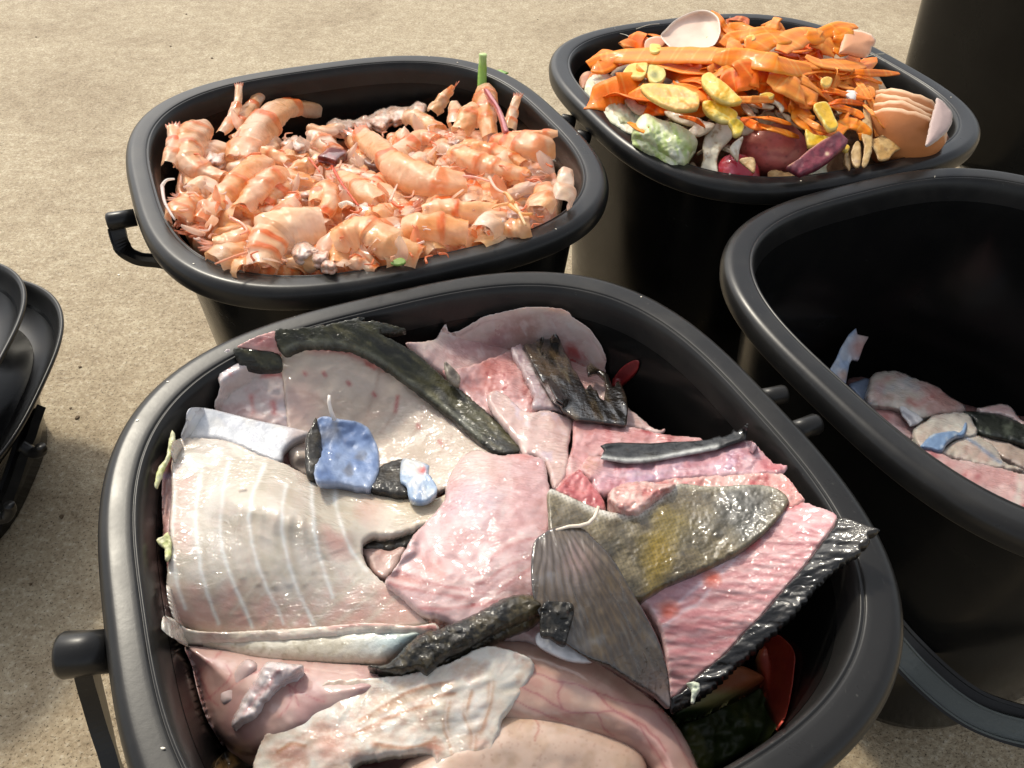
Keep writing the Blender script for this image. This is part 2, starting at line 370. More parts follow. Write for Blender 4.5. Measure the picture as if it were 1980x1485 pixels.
# ------------------------------------------------------------------ black plastic
def plastic(name, base, rlo, rhi, scr=1.0, spec=.27):
    m, n, l, b = node_mat(name); tc = n.new('ShaderNodeTexCoord').outputs['Object']
    a = noise_node(n, l, tc, 28, 6, .4, .65); d = noise_node(n, l, tc, 420, 3, 0, .6)
    mp = n.new('ShaderNodeMapping'); mp.inputs['Scale'].default_value = (1, .12, 1); mp.inputs['Rotation'].default_value = (0, 0, .6); l.new(tc, mp.inputs[0])
    s = noise_node(n, l, mp.outputs[0], 700, 2, 1.5)
    dust = ramp(n, l, a, [(.45, (0, 0, 0)), (.72, (1, 1, 1))]); sc_ = ramp(n, l, s, [(.70, (0, 0, 0)), (.76, (1, 1, 1))])
    spk = ramp(n, l, d, [(.70, (0, 0, 0)), (.78, (1, 1, 1))])
    k = n.new('ShaderNodeRGB'); k.outputs[0].default_value = (*base, 1)
    k2 = n.new('ShaderNodeRGB'); k2.outputs[0].default_value = (.075, .068, .055, 1)
    k3 = n.new('ShaderNodeRGB'); k3.outputs[0].default_value = (.12, .115, .10, 1)
    f1 = n.new('ShaderNodeMath'); f1.operation = 'MULTIPLY'; f1.inputs[1].default_value = .22 * scr; l.new(dust, f1.inputs[0])
    f2 = n.new('ShaderNodeMath'); f2.operation = 'MULTIPLY'; f2.inputs[1].default_value = .22 * scr; l.new(sc_, f2.inputs[0])
    f3 = n.new('ShaderNodeMath'); f3.operation = 'MULTIPLY'; f3.inputs[1].default_value = .35 * scr; l.new(spk, f3.inputs[0])
    c = mixc(n, l, k.outputs[0], k2.outputs[0], f1.outputs[0]); c = mixc(n, l, c, k3.outputs[0], f2.outputs[0]); c = mixc(n, l, c, k3.outputs[0], f3.outputs[0])
    l.new(c, b.inputs['Base Color'])
    r = n.new('ShaderNodeMapRange'); r.inputs[3].default_value = rlo; r.inputs[4].default_value = rhi; r.inputs[1].default_value = .3; r.inputs[2].default_value = .7
    l.new(a, r.inputs[0]); l.new(r.outputs[0], b.inputs['Roughness']); b.inputs['Specular IOR Level'].default_value = spec
    bp = n.new('ShaderNodeBump'); bp.inputs['Strength'].default_value = .04; bp.inputs['Distance'].default_value = .0006; l.new(d, bp.inputs['Height'])
    bb = n.new('ShaderNodeBump'); bb.inputs['Strength'].default_value = .025; bb.inputs['Distance'].default_value = .0015; l.new(a, bb.inputs['Height']); l.new(bp.outputs[0], bb.inputs['Normal'])
    l.new(bb.outputs[0], b.inputs['Normal'])
    return m
MAT['rim'] = plastic('black_plastic_rim', (.012, .0115, .011), .27, .37, .8)
MAT['body'] = plastic('black_plastic_body', (.006, .006, .0058), .14, .28, .15, .17)
def loft(name, prof, mat, parent, rot, ctr, scale=S, n=NEXP, N=200, zoff=RIM, cap_first=False, cap_last=False):
    V = []; F = []
    for (a, z) in prof:
        p = se(a * scale, n, N)
        X = ctr[0] + p[:, 0] * math.cos(rot) - p[:, 1] * math.sin(rot); Y = ctr[1] + p[:, 0] * math.sin(rot) + p[:, 1] * math.cos(rot)
        V += [(X[i], Y[i], zoff + z * scale) for i in range(N)]
    for j in range(len(prof) - 1):
        for i in range(N): F.append((j * N + i, j * N + (i + 1) % N, (j + 1) * N + (i + 1) % N, (j + 1) * N + i))
    if cap_last: F.append(tuple((len(prof) - 1) * N + i for i in range(N)))
    if cap_first: F.append(tuple(range(N))[::-1])
    return mesh_obj(name, V, F, mat, parent)
def smoothprof(p, k=4): return [tuple(q) for q in crom(p, False, k)]
def bucket(key, label, pegs=(), handle=None):
    x, y, r = BK[key]; cx, cy = x * S, y * S
    t = empty('black_bucket', (cx, cy, 0), label, 'bucket', 'square black plastic buckets')
    A = A0
    rim = smoothprof([(A - .060, -.050), (A - .020, -.052), (A - .004, -.050), (A, -.040), (A + .001, -.022), (A - .004, -.008), (A - .014, -.001), (A - .024, 0), (A - .047, -.002), (A - .0505, -.0045),
           (A - .054, -.003), (A - .057, -.0055), (A - .061, -.012), (A - .065, -.026), (A - .068, -.045), (A - .070, -.06)], 3)
    loft('rim', rim, MAT['rim'], t, r, (cx, cy))
    body = [(A - .062, -.049), (A - .064, -.10), (.457, -.5), (.43, -.83), (.42, -.865), (.40, -.88), (.2, -.88), (.01, -.88)]
    b = loft('body', body, MAT['body'], t, r, (cx, cy), cap_last=True)
    inn = [(.01, -.862), (.38, -.862), (.405, -.85), (.418, -.82), (.447, -.5), (.478, -.10), (A - .0705, -.059)]
    loft('lining', inn, MAT['body'], t, r, (cx, cy), cap_first=True)
    return t, r, (cx, cy)
def local(ctr, r, a, b_, z):
    return np.array([ctr[0] + a * S * math.cos(r) - b_ * S * math.sin(r), ctr[1] + a * S * math.sin(r) + b_ * S * math.cos(r), RIM + z * S])
def peg(t, ctr, r, side, off, ln=.075, rad=.020, z=-.03):
    # a round stub sticking out of the side wall below the rim (sides +x/-x/+y/-y)
    a0 = A0 - .02; a1 = A0 + ln
    def pt(a):
        return {'-x': local(ctr, r, -a, off, z), '+x': local(ctr, r, a, off, z), '+y': local(ctr, r, off, a, z), '-y': local(ctr, r, off, -a, z)}[side]
    P = [pt(a0), pt(a0 + .03), pt(a1 - .012), pt(a1 - .004), pt(a1)]
    return sweep('handle_peg', P, [rad * S * k for k in (.85, .9, 1, .93, .6)], MAT['rim'], t, nc=20)
def strap(name, pts, w, th, mat, t, upd=(0, 0, 1)):
    P = crom(pts, False, 8); n_ = len(P); T_ = np.gradient(P, axis=0); T_ /= np.linalg.norm(T_, axis=1)[:, None]
    V = []; F = []
    up_ = np.array(upd, float)
    prof = [(-.5, .5), (-.42, .5), (-.40, .15), (.40, .15), (.42, .5), (.5, .5), (.5, -.5), (-.5, -.5)]
    for i in range(n_):
        s = np.cross(T_[i], up_); s /= np.linalg.norm(s); u = np.cross(s, T_[i])
        for (a, c_) in prof: V.append(P[i] + s * a * w + u * c_ * th)
    k = len(prof)
    for i in range(n_ - 1):
        for j in range(k): F.append((i * k + j, i * k + (j + 1) % k, (i + 1) * k + (j + 1) % k, (i + 1) * k + j))
    F.append(tuple(range(k))[::-1]); F.append(tuple((n_ - 1) * k + j for j in range(k)))
    return mesh_obj(name, V, F, mat, t, None, False)

t1, r1, c1_ = bucket('fish', 'black bucket nearest the camera, full of large fish fillets and skins')
t2, r2, c2_ = bucket('shrimp', 'black bucket full of orange shrimp shells, back left')
t3, r3, c3_ = bucket('veg', 'black bucket heaped with carrot peelings and eggshells')
t4, r4, c4_ = bucket('right', 'black bucket at the right edge, only fish scraps at its bottom')
t5, r5, c5_ = bucket('far', 'black bucket standing behind the vegetable bucket, cut off by the top right corner')

# ------------------------------------------------------------------ handle pegs and handles
for k in (1,): pass
def pp(pts, z): a = np.array(pts, float); return unproj(a[:, 0], a[:, 1], np.full(len(a), z) if np.isscalar(z) else np.array(z, float))
def pinpeg(t, pa, pb, z, rad): 
    A_, B_ = pp([pa], z)[0], pp([pb], z)[0]; P = [A_ + (B_ - A_) * k for k in (0, .5, .86, .95, 1.0)]
    o = sweep('handle_peg', P, [rad * k for k in (.92, .95, 1, .9, .6)], MAT['rim'], t, nc=24); return o
pinpeg(t1, (215, 1258), (112, 1268), -.012, .0085)
hP = pp([(160, 1262), (176, 1330), (200, 1420), (235, 1530), (330, 1700)], [-.014, -.030, -.048, -.066, -.10])
strap('handle', hP, .0150, .006, MAT['rim'], t1, (-1, -.3, .4))
pinpeg(t1, (1470, 770), (1520, 762), -.012, .0050); pinpeg(t1, (1530, 835), (1583, 818), -.010, .0052)
pinpeg(t2, (262, 420), (206, 430), -.016, .0058)
strap('handle', pp([(225, 440), (238, 480), (268, 500), (320, 507), (400, 530), (520, 600)], [-.020, -.032, -.040, -.045, -.05, -.06]), .010, .004, MAT['rim'], t2, (0, 0, 1))
pinpeg(t3, (1112, 236), (1085, 232), -.02, .0050); pinpeg(t3, (1140, 268), (1115, 262), -.02, .0050)
hm = material('worn_grey_plastic', color=(58, 64, 60), rough=.35, bump=.2, coat=.2)
strap('handle', pp([(1640, 1090), (1700, 1200), (1765, 1275), (1850, 1350), (1930, 1390), (2050, 1415), (2200, 1400)], [-.10, -.12, -.135, -.14, -.142, -.143, -.143]), .021, .006, MAT['rim'], t4, (-.3, -.6, .8))
strap('handle_sleeve', pp([(1700, 1210), (1768, 1290), (1850, 1362), (1930, 1402), (2050, 1428)], [-.118, -.133, -.138, -.14, -.141]), .0125, .0045, hm, t4, (-.3, -.6, .8))

# ------------------------------------------------------------------ contents of the fish bucket
ZF = tps([(330, 850, -14), (320, 1150, -22), (550, 1000, -14), (700, 1150, -20), (950, 950, -14), (900, 1150, -16), (430, 680, 4), (540, 640, 7), (700, 620, 3), (800, 645, -8),
          (1000, 860, -24), (1000, 610, -42), (1180, 700, -48), (1080, 740, -32), (1300, 850, -28), (1450, 850, -20), (1250, 1000, -20), (1500, 950, -14), (1600, 1000, -4),
          (1680, 1030, 2), (1450, 1150, -24), (1320, 1370, -48), (1100, 1300, -30), (1300, 1440, -48), (500, 1350, -42), (700, 1300, -32), (700, 1450, -34), (1000, 1300, -26),
          (1100, 1450, -38), (400, 1300, -50), (480, 740, -12), (750, 850, -34)])
FK = dict(zf=ZF, key='fish')
IVORY, PINK, ROSE, WHITE, RED = (222, 208, 186), (226, 186, 180), (208, 150, 148), (240, 234, 226), (172, 62, 60)
def T1(o, label, cat='fish piece', group=None): return tag(o, label, cat, group)
def piece(name, label, cat='fish piece'):
    return empty(name, (BK['fish'][0] * S, BK['fish'][1] * S, RIM - .06), label, cat)

# deep filling under the visible pieces
def c_under(p): p.base((190, 140, 132)).noise((150, 90, 88), 70, .4, .7, .9, 3).noise((215, 180, 168), 50, .5, .7, .7, 6)
o = flap('fish_offal', [(440, 800), (600, 740), (1000, 700), (1120, 760), (1280, 880), (1400, 960), (1320, 1130), (1270, 1260), (1230, 1420), (900, 1500), (500, 1470), (400, 1250), (380, 950)], L=-18, t=25, noise=(5, 90), edge=(6, 30), g=9, color=c_under, zf=ZF, key=None)
T1(o, 'pinkish mass of fish offal underneath the large fillets', 'offal')

# 1 large pale rib fillet
LW = [[(80, 700), (75, 900), (70, 1050), (90, 1200), (125, 1310)], [(195, 730), (165, 900), (175, 1050), (200, 1200), (262, 1370)], [(300, 710), (270, 900), (270, 1050), (320, 1200), (400, 1385)],
      [(450, 715), (395, 860), (390, 1000), (440, 1180), (530, 1370)], [(540, 800), (520, 900), (530, 1050), (580, 1220), (650, 1370)], [(640, 800), (650, 950), (670, 1080), (730, 1260)], [(735, 800), (745, 900), (800, 1060), (870, 1150)]]
LX = [[(420, 1270), (560, 1130)], [(470, 1370), (660, 1150)], [(560, 1370), (720, 1160)], [(650, 1370), (850, 1170)], [(740, 1370), (900, 1240)], [(200, 1260), (280, 1150)], [(310, 1330), (420, 1200)], [(860, 1370), (1000, 1250)]]
def c_rib(p):
    p.base((220, 206, 190)).noise((230, 220, 208), 120, .4, .65, .8, 2).noise((206, 194, 172), 60, .5, .75, .6, 8)
    for a in [(90, 800, 45), (110, 950, 30), (760, 1050, 26), (60, 1000, 40), (300, 1330, 60), (150, 1370, 60), (500, 1390, 60), (980, 1320, 60), (800, 1330, 50), (880, 900, 25), (1000, 1270, 40), (640, 1390, 60), (700, 1020, 22)]:
        p.blob((228, 168, 156), a[0], a[1], a[2], .55, 'A')
    p.lines((204, 190, 168), LX, 9, .45, 'A').lines((240, 232, 216), LX, 3, .35, 'A')
    p.lines((200, 186, 164), [[(q[0] + 22, q[1]) for q in l_] for l_ in LW], 8, .45, 'A').lines((246, 243, 236), LW, 3.8, 1.0, 'A', 5)
    p.lines((100, 80, 62), [[(347, 829), (372, 823)]], 2.2, .9, 'A').edge((232, 216, 198), 8, .6).mix((226, 205, 165), np.clip((p.x - 640) / 160, 0, 1) * np.clip((1050 - p.y) / 80, 0, 1) * .6)
P1o = [(75, 612), (200, 602), (330, 622), (430, 672), (530, 705), (640, 760), (760, 792), (900, 812), (1000, 828), (1060, 848), (1150, 850), (1260, 800), (1270, 900), (1160, 935), (1060, 978), (960, 1003), (885, 1006), (850, 1045), (868, 1120), (920, 1180), (990, 1225), (1060, 1280), (1105, 1340), (1122, 1368), (1000, 1390), (800, 1395), (600, 1405), (400, 1415), (250, 1410), (150, 1395), (80, 1350), (55, 1290), (42, 1180), (58, 1050), (52, 950), (62, 850), (62, 700)]
flA = flap('fish_fillet', P1o, 'A', L=4, t=5, g=2.7, edge=(3, 12), color=c_rib, noise=(.9, 90), fine=(.10, 14), nang=8, nst=2.2, crum=.25, tex=.35,
           ridges=[(fr('A', l_), 7, .4) for l_ in LW] + [(fr('A', [(60, 640), (260, 660), (500, 760), (800, 860), (1000, 900)]), 40, 4)],
           bumps=[fr('A', [(450, 1050)])[0] + (150, 6), (480, 840, 90, 2)], **FK)
T1(flA, 'largest pale ivory fish fillet with seven white parallel rib lines', 'fish fillet')

# 2 pink slab
RG = [[(1330, 1150), (1400, 1065), (1500, 1015), (1615, 1000)], [(1190, 1200), (1330, 1192), (1430, 1125), (1600, 1060)], [(1350, 1285), (1480, 1165), (1612, 1095)], [(960, 1190), (1150, 1230), (1330, 1260)], [(1000, 1140), (1180, 1200), (1300, 1215)], [(1080, 1290), (1250, 1290), (1450, 1250)]]
def c_slab(p):
    p.base((222, 178, 176)).noise((232, 198, 196), 90, .4, .65, .8, 2).noise((206, 150, 150), 50, .5, .75, .6, 5).noise((240, 216, 214), 28, .6, .8, .5, 7, 100, 2.5)
    p.blob((232, 205, 190), 1320, 700, 60, .7, 'A').blob((216, 196, 214), 1300, 860, 45, .5, 'A').blob((206, 118, 104), 1010, 1190, 34, .7, 'A', 16).blob((206, 118, 110), 1500, 680, 26, .8, 'A', 9).blob((216, 132, 118), 1140, 1150, 30, .5, 'A')
    p.lines((194, 116, 114), [[(q[0], q[1] + 14) for q in l_] for l_ in RG], 4, .75, 'A').lines((238, 206, 200), RG, 5, .8, 'A', 6)
    p.lines((238, 216, 212), [[(1180, 800), (1100, 960), (1000, 1110)], [(1350, 720), (1340, 950), (1290, 1100)], [(1450, 750), (1430, 900), (1400, 1000)]], 3, .4, 'A').lines((160, 50, 50), [[(1300, 1293), (1308, 1290)]], 3.5, .9, 'A').edge((240, 222, 216), 4, .7)
slab = flap('fish_slab', [(1290, 655), (1350, 652), (1420, 672), (1500, 662), (1590, 690), (1612, 760), (1632, 900), (1618, 1000), (1612, 1100), (1592, 1200), (1590, 1300), (1480, 1330), (1400, 1362), (1260, 1372), (1180, 1345), (1080, 1315), (1000, 1245), (938, 1195), (990, 1120), (1050, 1010), (1110, 940), (1180, 860), (1190, 800), (1230, 715)], 'A', L=9, t=6, g=3.4, edge=(3.5, 14),
     jag=(2, 14), color=c_slab, noise=(2, 70), fine=(.08, 12), crum=.4, ridges=[(fr('A', l_), 7, 1.8) for l_ in RG], bumps=[(950, 950, 70, 4)], **FK)
T1(slab, 'pink fish slab with folded membrane in the middle of the front bucket', 'fish slab')

# 3 curved fillet with a dark back
PB = piece('fish_fillet', 'curved pale fish fillet edged by a long dark olive back fin', 'fish fillet')
def c_cf(p):
    p.base((214, 196, 178)).noise((224, 206, 190), 90, .4, .65, .8, 3).noise((200, 178, 160), 60, .55, .75, .6, 6)
    p.lines((232, 160, 150), [[(640, 240), (780, 245), (880, 290), (940, 320)], [(820, 262), (900, 310)]], 7, .9, 'A', 8).lines((200, 98, 88), [[(700, 238), (800, 260)], [(860, 300), (900, 325)]], 3, .7, 'A', 8)
    p.lines((192, 164, 146), [[(540, 420), (640, 430), (760, 520)], [(920, 330), (900, 420), (860, 540)], [(1000, 440), (975, 520), (920, 590)], [(1110, 510), (1060, 590), (1020, 640)], [(1220, 590), (1160, 680)]], 3, .6, 'A').lines((186, 90, 84), [[(995, 440), (985, 500)], [(690, 342), (698, 352)], [(790, 380), (797, 388)], [(895, 425), (903, 436)], [(1077, 555), (1083, 565)], [(1165, 620), (1172, 630)], [(612, 342), (616, 348)]], 3, .8, 'A')
    p.blob((224, 176, 168), 560, 480, 60, .5, 'A').edge((228, 214, 204), 6, .5)
flap('flesh', [(515, 245), (620, 213), (780, 223), (850, 248), (950, 308), (1050, 378), (1150, 458), (1230, 518), (1330, 608), (1400, 660), (1330, 740), (1240, 790), (1140, 830), (1000, 820), (700, 780), (560, 720), (540, 550), (528, 400)], 'A', L=-2, t=5, edge=(2, 8), crum=.3, tex=.5, color=c_cf, noise=(1, 90),
     fine=(.2, 20), ridges=[(fr('A', [(620, 240), (850, 280), (1050, 410), (1230, 550), (1350, 640)]), 22, 4)], bumps=[(720, 830, 110, -9)], parent=PB, **FK)
def c_dark(p):
    p.base((48, 48, 30)).noise((76, 72, 42), 22, .45, .7, .8, 2, 38, 4).noise((34, 34, 28), 18, .5, .7, .8, 5, 38, 3).noise((120, 112, 80), 9, .66, .8, .6, 8, 38, 4)
    p.edge((24, 24, 22), 5, .6).lines((150, 150, 132), [[(520, 240), (620, 212), (780, 222), (860, 250), (960, 312), (1060, 384), (1160, 462), (1240, 524), (1330, 602)]], 4, .55, 'A', 9)
flap('skin', [(490, 158), (560, 152), (680, 138), (850, 104), (842, 122), (900, 120), (960, 133), (1030, 155), (980, 167), (925, 172), (1000, 210), (1080, 260), (1180, 348), (1300, 440), (1400, 530), (1470, 600), (1507, 652), (1480, 668), (1400, 660), (1320, 608), (1230, 528), (1150, 468), (1050, 388), (950, 318), (850, 258), (780, 232), (620, 222), (518, 250)], 'A', L=3, t=4, edge=(3, 12), jag=(1.5, 7), g=3.4, color=c_dark, mat='skin', noise=(.6, 50),
     fine=(.5, 8), nang=38, nst=3, parent=PB, ridges=[(fr('A', [(560, 180), (850, 150), (1000, 225), (1200, 400), (1480, 645)]), 12, 3)], **FK)
# 4 small piece at the far left
PC = piece('fish_piece', 'short fish chunk with dark skin strip and pink wedge, left of the curved fillet')
def c_p4(p): p.base((220, 202, 196)).noise((228, 186, 180), 50, .45, .7, .8, 2).noise((206, 202, 214), 50, .5, .7, .6, 9).lines((204, 96, 90), [[(395, 440), (405, 500)], [(300, 300), (310, 350)], [(480, 470), (490, 510)], [(440, 350), (520, 345)]], 5, .7, 'A', 9).edge((232, 216, 206), 5, .6)
flap('flesh', [(265, 268), (295, 232), (330, 262), (400, 305), (515, 312), (535, 420), (550, 560), (500, 560), (400, 540), (245, 485), (262, 400), (253, 330)], 'A', L=-3, t=6, edge=(2.5, 10), jag=(1.5, 10), color=c_p4, noise=(1.5, 50), fine=(.3, 12), parent=PC, **FK)
flap('skin', [(320, 233), (400, 240), (502, 255), (517, 312), (450, 322), (400, 318), (345, 295)], 'A', L=1, t=4, edge=(2, 8), color=c_dark, mat='skin', noise=(.8, 30), fine=(.4, 9), parent=PC, **FK)
def c_pw(p): p.base((218, 152, 146)).noise((190, 96, 92), 30, .5, .7, .7, 2).edge((236, 200, 190), 4, .7)
flap('wedge', [(335, 225), (420, 182), (490, 160), (515, 250), (430, 240)], 'A', L=1, t=4, edge=(2, 8), color=c_pw, noise=(.8, 30), parent=PC, smooth=False, **FK)
# 5 white rolled strip
def c_wr(p): p.base((226, 228, 232)).noise((208, 210, 220), 12, .45, .65, .6, 2, 10, 1.6).noise((238, 232, 222), 60, .5, .7, .7, 5).blob((216, 184, 170), 590, 600, 26, .6, 'A').edge((200, 196, 200), 4, .6)
T1(flap('skin_strip', [(135, 483), (200, 478), (300, 500), (420, 530), (540, 555), (637, 582), (580, 610), (530, 650), (512, 702), (440, 680), (350, 642), (250, 612), (110, 607), (122, 540)], 'A', L=2, t=5, edge=(2, 8), ridges=[(fr('A', [(150, 545), (300, 560), (450, 610), (560, 625)]), 15, 10)], color=c_wr, mat='silver', noise=(.8, 40), fine=(.2, 9), **FK),
   'white rolled strip of fish skin lying above the large ribbed fillet', 'fish skin')
# 6 blue skin roll
PD = piece('skin_roll', 'curled blue fish skin with one black side, in the middle of the left fillets', 'fish skin')
def c_bl(p): p.base((122, 146, 190)).noise((92, 116, 162), 11, .45, .65, .7, 2).noise((160, 176, 206), 30, .5, .7, .7, 5).noise((110, 108, 112), 26, .62, .75, .6, 9).blob((130, 126, 128), 720, 590, 18, .6, 'A').edge((176, 184, 200), 4, .6)
flap('blue_skin', [(665, 525), (780, 530), (860, 552), (902, 620), (922, 700), (902, 780), (870, 812), (760, 792), (655, 775), (668, 650)], 'A', L=11, t=5, edge=(1, 6), ridges=[(fr('A', [(740, 520), (760, 660), (750, 800)]), 38, 10)], color=c_bl, mat='silver', noise=(1.6, 24), fine=(.5, 8), jag=(1, 8), parent=PD, **FK)
def c_bk(p): p.base((48, 44, 38)).noise((82, 74, 60), 14, .5, .7, .8, 4).noise((20, 19, 18), 22, .5, .7, .8, 7)
flap('dark_side', [(657, 513), (672, 560), (682, 650), (664, 755), (618, 745), (616, 600), (635, 560)], 'A', L=13, t=6, edge=(3, 9), color=c_bk, mat='skin', noise=(.8, 16), fine=(.4, 8), jag=(1, 8), parent=PD, **FK)
PE = piece('skin_scrap', 'small crumpled pale blue skin scrap with a black back, right of the blue roll', 'fish skin')
flap('dark_skin', [(918, 722), (1000, 690), (1045, 702), (1012, 770), (1035, 835), (900, 820), (885, 790)], 'A', L=10, t=5, edge=(2, 8), color=c_bk, mat='skin', noise=(1, 16), fine=(.5, 8), jag=(1, 8), parent=PE, **FK)
def c_lb(p): p.base((160, 180, 204)).noise((216, 216, 216), 18, .5, .65, .8, 2).noise((124, 150, 190), 14, .5, .7, .7, 5).blob((190, 40, 44), 1095, 738, 7, 1, 'A').blob((232, 222, 206), 1060, 710, 22, .7, 'A')
flap('pale_skin', [(1010, 700), (1040, 690), (1120, 715), (1118, 745), (1135, 770), (1157, 820), (1110, 862), (1045, 855), (1030, 800), (1005, 780)], 'A', L=12, t=4, edge=(1, 6), ridges=[(fr('A', [(1050, 700), (1090, 780), (1090, 850)]), 18, 5)], color=c_lb, mat='silver', noise=(1.4, 16), fine=(.6, 7), parent=PE, **FK)
def c_ns(p): p.base((228, 222, 216))
T1(sweep('bone', unproj([647, 640, 636, 637], [812, 795, 778, 764], ZF(np.array([640., 640, 640, 640]), np.array([800., 800, 800, 800])) + [.012, .016, .02, .022]), [.0011, .001, .0009, .0008], material('bone_white', color=(226, 216, 206), rough=.3, coat=.5), None), 'thin white bone sticking up behind the curled blue skin', 'bone')
# 8 dark scrap in the gap, pink lump under it
T1(flap('skin_scrap', [(848, 1020), (930, 992), (1070, 980), (1045, 1040), (960, 1062), (860, 1055)], 'A', L=0, t=4, edge=(2, 8), color=c_bk, mat='skin', noise=(1, 16), fine=(.5, 8), **FK), 'dark warty skin scrap seen in the gap beside the large fillet', 'fish skin')
def c_pl(p): p.base((216, 182, 170)).noise((196, 150, 140), 40, .45, .7, .8, 3)
T1(flap('flesh_lump', [(840, 1050), (950, 1055), (1040, 1040), (1000, 1140), (940, 1200), (870, 1140)], 'A', L=-4, t=8, dome=(4, 20), color=c_pl, noise=(1.5, 30), **FK), 'small pinkish flesh lump deep in the gap beside the large fillet', 'fish piece')
def c_le(p): p.base((206, 162, 154)).noise((186, 130, 124), 60, .45, .7, .8, 3).noise((150, 150, 190), 40, .6, .8, .6, 6)
T1(flap('flesh_strip', [(28, 725), (50, 690), (100, 680), (120, 900), (100, 1200), (90, 1360), (64, 1300), (48, 1150), (32, 1000), (26, 850)], 'A', L=-3, t=10, dome=(3, 14), color=c_le, noise=(1.4, 40), fine=(.3, 12), **FK), 'narrow pink flesh strip squeezed between the large fillet and the bucket wall', 'fish piece')
def c_ca(p): p.base((214, 214, 150)).noise((236, 232, 196), 14, .4, .6, .8, 2).noise((180, 192, 104), 10, .55, .7, .6, 6)
T1(flap('cabbage_shred', [(68, 573), (82, 598), (70, 640), (60, 680), (40, 715), (8, 800), (-2, 798), (10, 735), (45, 680), (55, 620)], 'A', L=9, t=2, edge=(.6, 5), g=3, color=c_ca, mat='veg', noise=(1, 14), fine=(.5, 7), jag=(1.5, 8), zf=ZF, key=None), 'thin yellow green cabbage shred beside the top left of the large fillet', 'cabbage')
T1(flap('cabbage_shred', [(4, 1025), (30, 1010), (52, 992), (64, 1040), (60, 1090), (38, 1108), (40, 1060), (20, 1045)], 'A', L=7, t=2, edge=(.6, 5), g=3, color=c_ca, mat='veg', noise=(1, 14), fine=(.5, 7), jag=(1.5, 8), zf=ZF, key=None), 'short curly cabbage scrap at the left edge halfway down the large fillet', 'cabbage')

# 10 silvery long strip
PS = piece('fish_belly_strip', 'long silvery belly strip under the large ribbed fillet, front left')
def c_sil(p): p.base((206, 198, 178)).noise((222, 216, 200), 40, .45, .65, .8, 2, 0, 3).noise((186, 176, 152), 10, .5, .7, .6, 5).blob((176, 208, 208), 980, 215, 60, .7, 'E', 20).blob((200, 216, 222), 880, 230, 60, .5, 'E', 24).noise((150, 140, 116), 5, .66, .8, .4, 6)
flap('silver_skin', [(150, 180), (220, 195), (400, 195), (600, 190), (850, 170), (1000, 172), (1075, 178), (1010, 200), (950, 245), (885, 292), (790, 297), (700, 295), (500, 288), (300, 258), (200, 218), (150, 195)], 'E', L=5, t=5, edge=(4, 16), dome=(4, 30), color=c_sil, mat='silver', noise=(.6, 50), fine=(.15, 8), parent=PS, **FK)
def c_cut(p): p.base((232, 220, 202)).noise((222, 196, 182), 30, .5, .7, .7, 3).lines((196, 90, 84), [[(700, 165), (850, 150), (1000, 162), (1065, 168)]], 4, .8, 'E', 6).edge((240, 232, 222), 3, .7)
flap('cut_edge', [(118, 123), (150, 133), (200, 168), (300, 180), (450, 174), (600, 166), (700, 158), (850, 148), (980, 158), (1062, 150), (1075, 178), (1000, 182), (850, 182), (600, 200), (450, 210), (300, 216), (200, 214), (150, 194), (110, 168)], 'E', L=9, t=4, edge=(1.5, 6), color=c_cut, noise=(.6, 20), fine=(.2, 8), jag=(.8, 8), parent=PS, **FK)
# 11 black warty roll
def c_wart(p): p.base((40, 36, 28)).noise((78, 68, 48), 16, .45, .65, .8, 2).noise((14, 13, 12), 12, .5, .65, .8, 6).noise((104, 94, 66), 7, .66, .8, .6, 9).blob((92, 80, 50), 1390, 90, 34, .6, 'E')
T1(flap('skin_roll', [(1300, 65), (1350, 50), (1395, 48), (1435, 62), (1447, 100), (1400, 140), (1300, 182), (1220, 222), (1150, 262), (1090, 292), (1040, 338), (1000, 322), (930, 334), (870, 322), (830, 300), (900, 290), (960, 230), (1010, 190), (1100, 160), (1200, 118)], 'E', L=16, t=7, edge=(1, 6), dome=(7, 22), g=3, color=c_wart, mat='skin', noise=(1.2, 18), fine=(.5, 7), jag=(1.5, 8), **FK), 'black warty rolled strip of skin resting across the pink slab and silvery strip', 'fish skin')
T1(flap('fish_piece', [(1447, 100), (1440, 170), (1432, 222), (1380, 205), (1290, 190), (1400, 135)], 'E', L=9, t=6, edge=(2, 8), color=c_slab, noise=(1, 20), fine=(.3, 8), **FK), 'small pink flesh tip poking out from under the black warty roll', 'fish piece')
def c_wf(p): p.base((226, 216, 206)).noise((212, 190, 180), 22, .45, .65, .7, 2)
T1(flap('flesh_bit', [(650, 285), (860, 298), (885, 330), (800, 352), (720, 356), (685, 325)], 'E', L=1, t=6, dome=(4, 18), edge=(1, 6), color=c_wf, noise=(1, 16), fine=(.3, 9), **FK), 'small white flesh bit tucked under the middle of the silvery strip', 'fish piece')

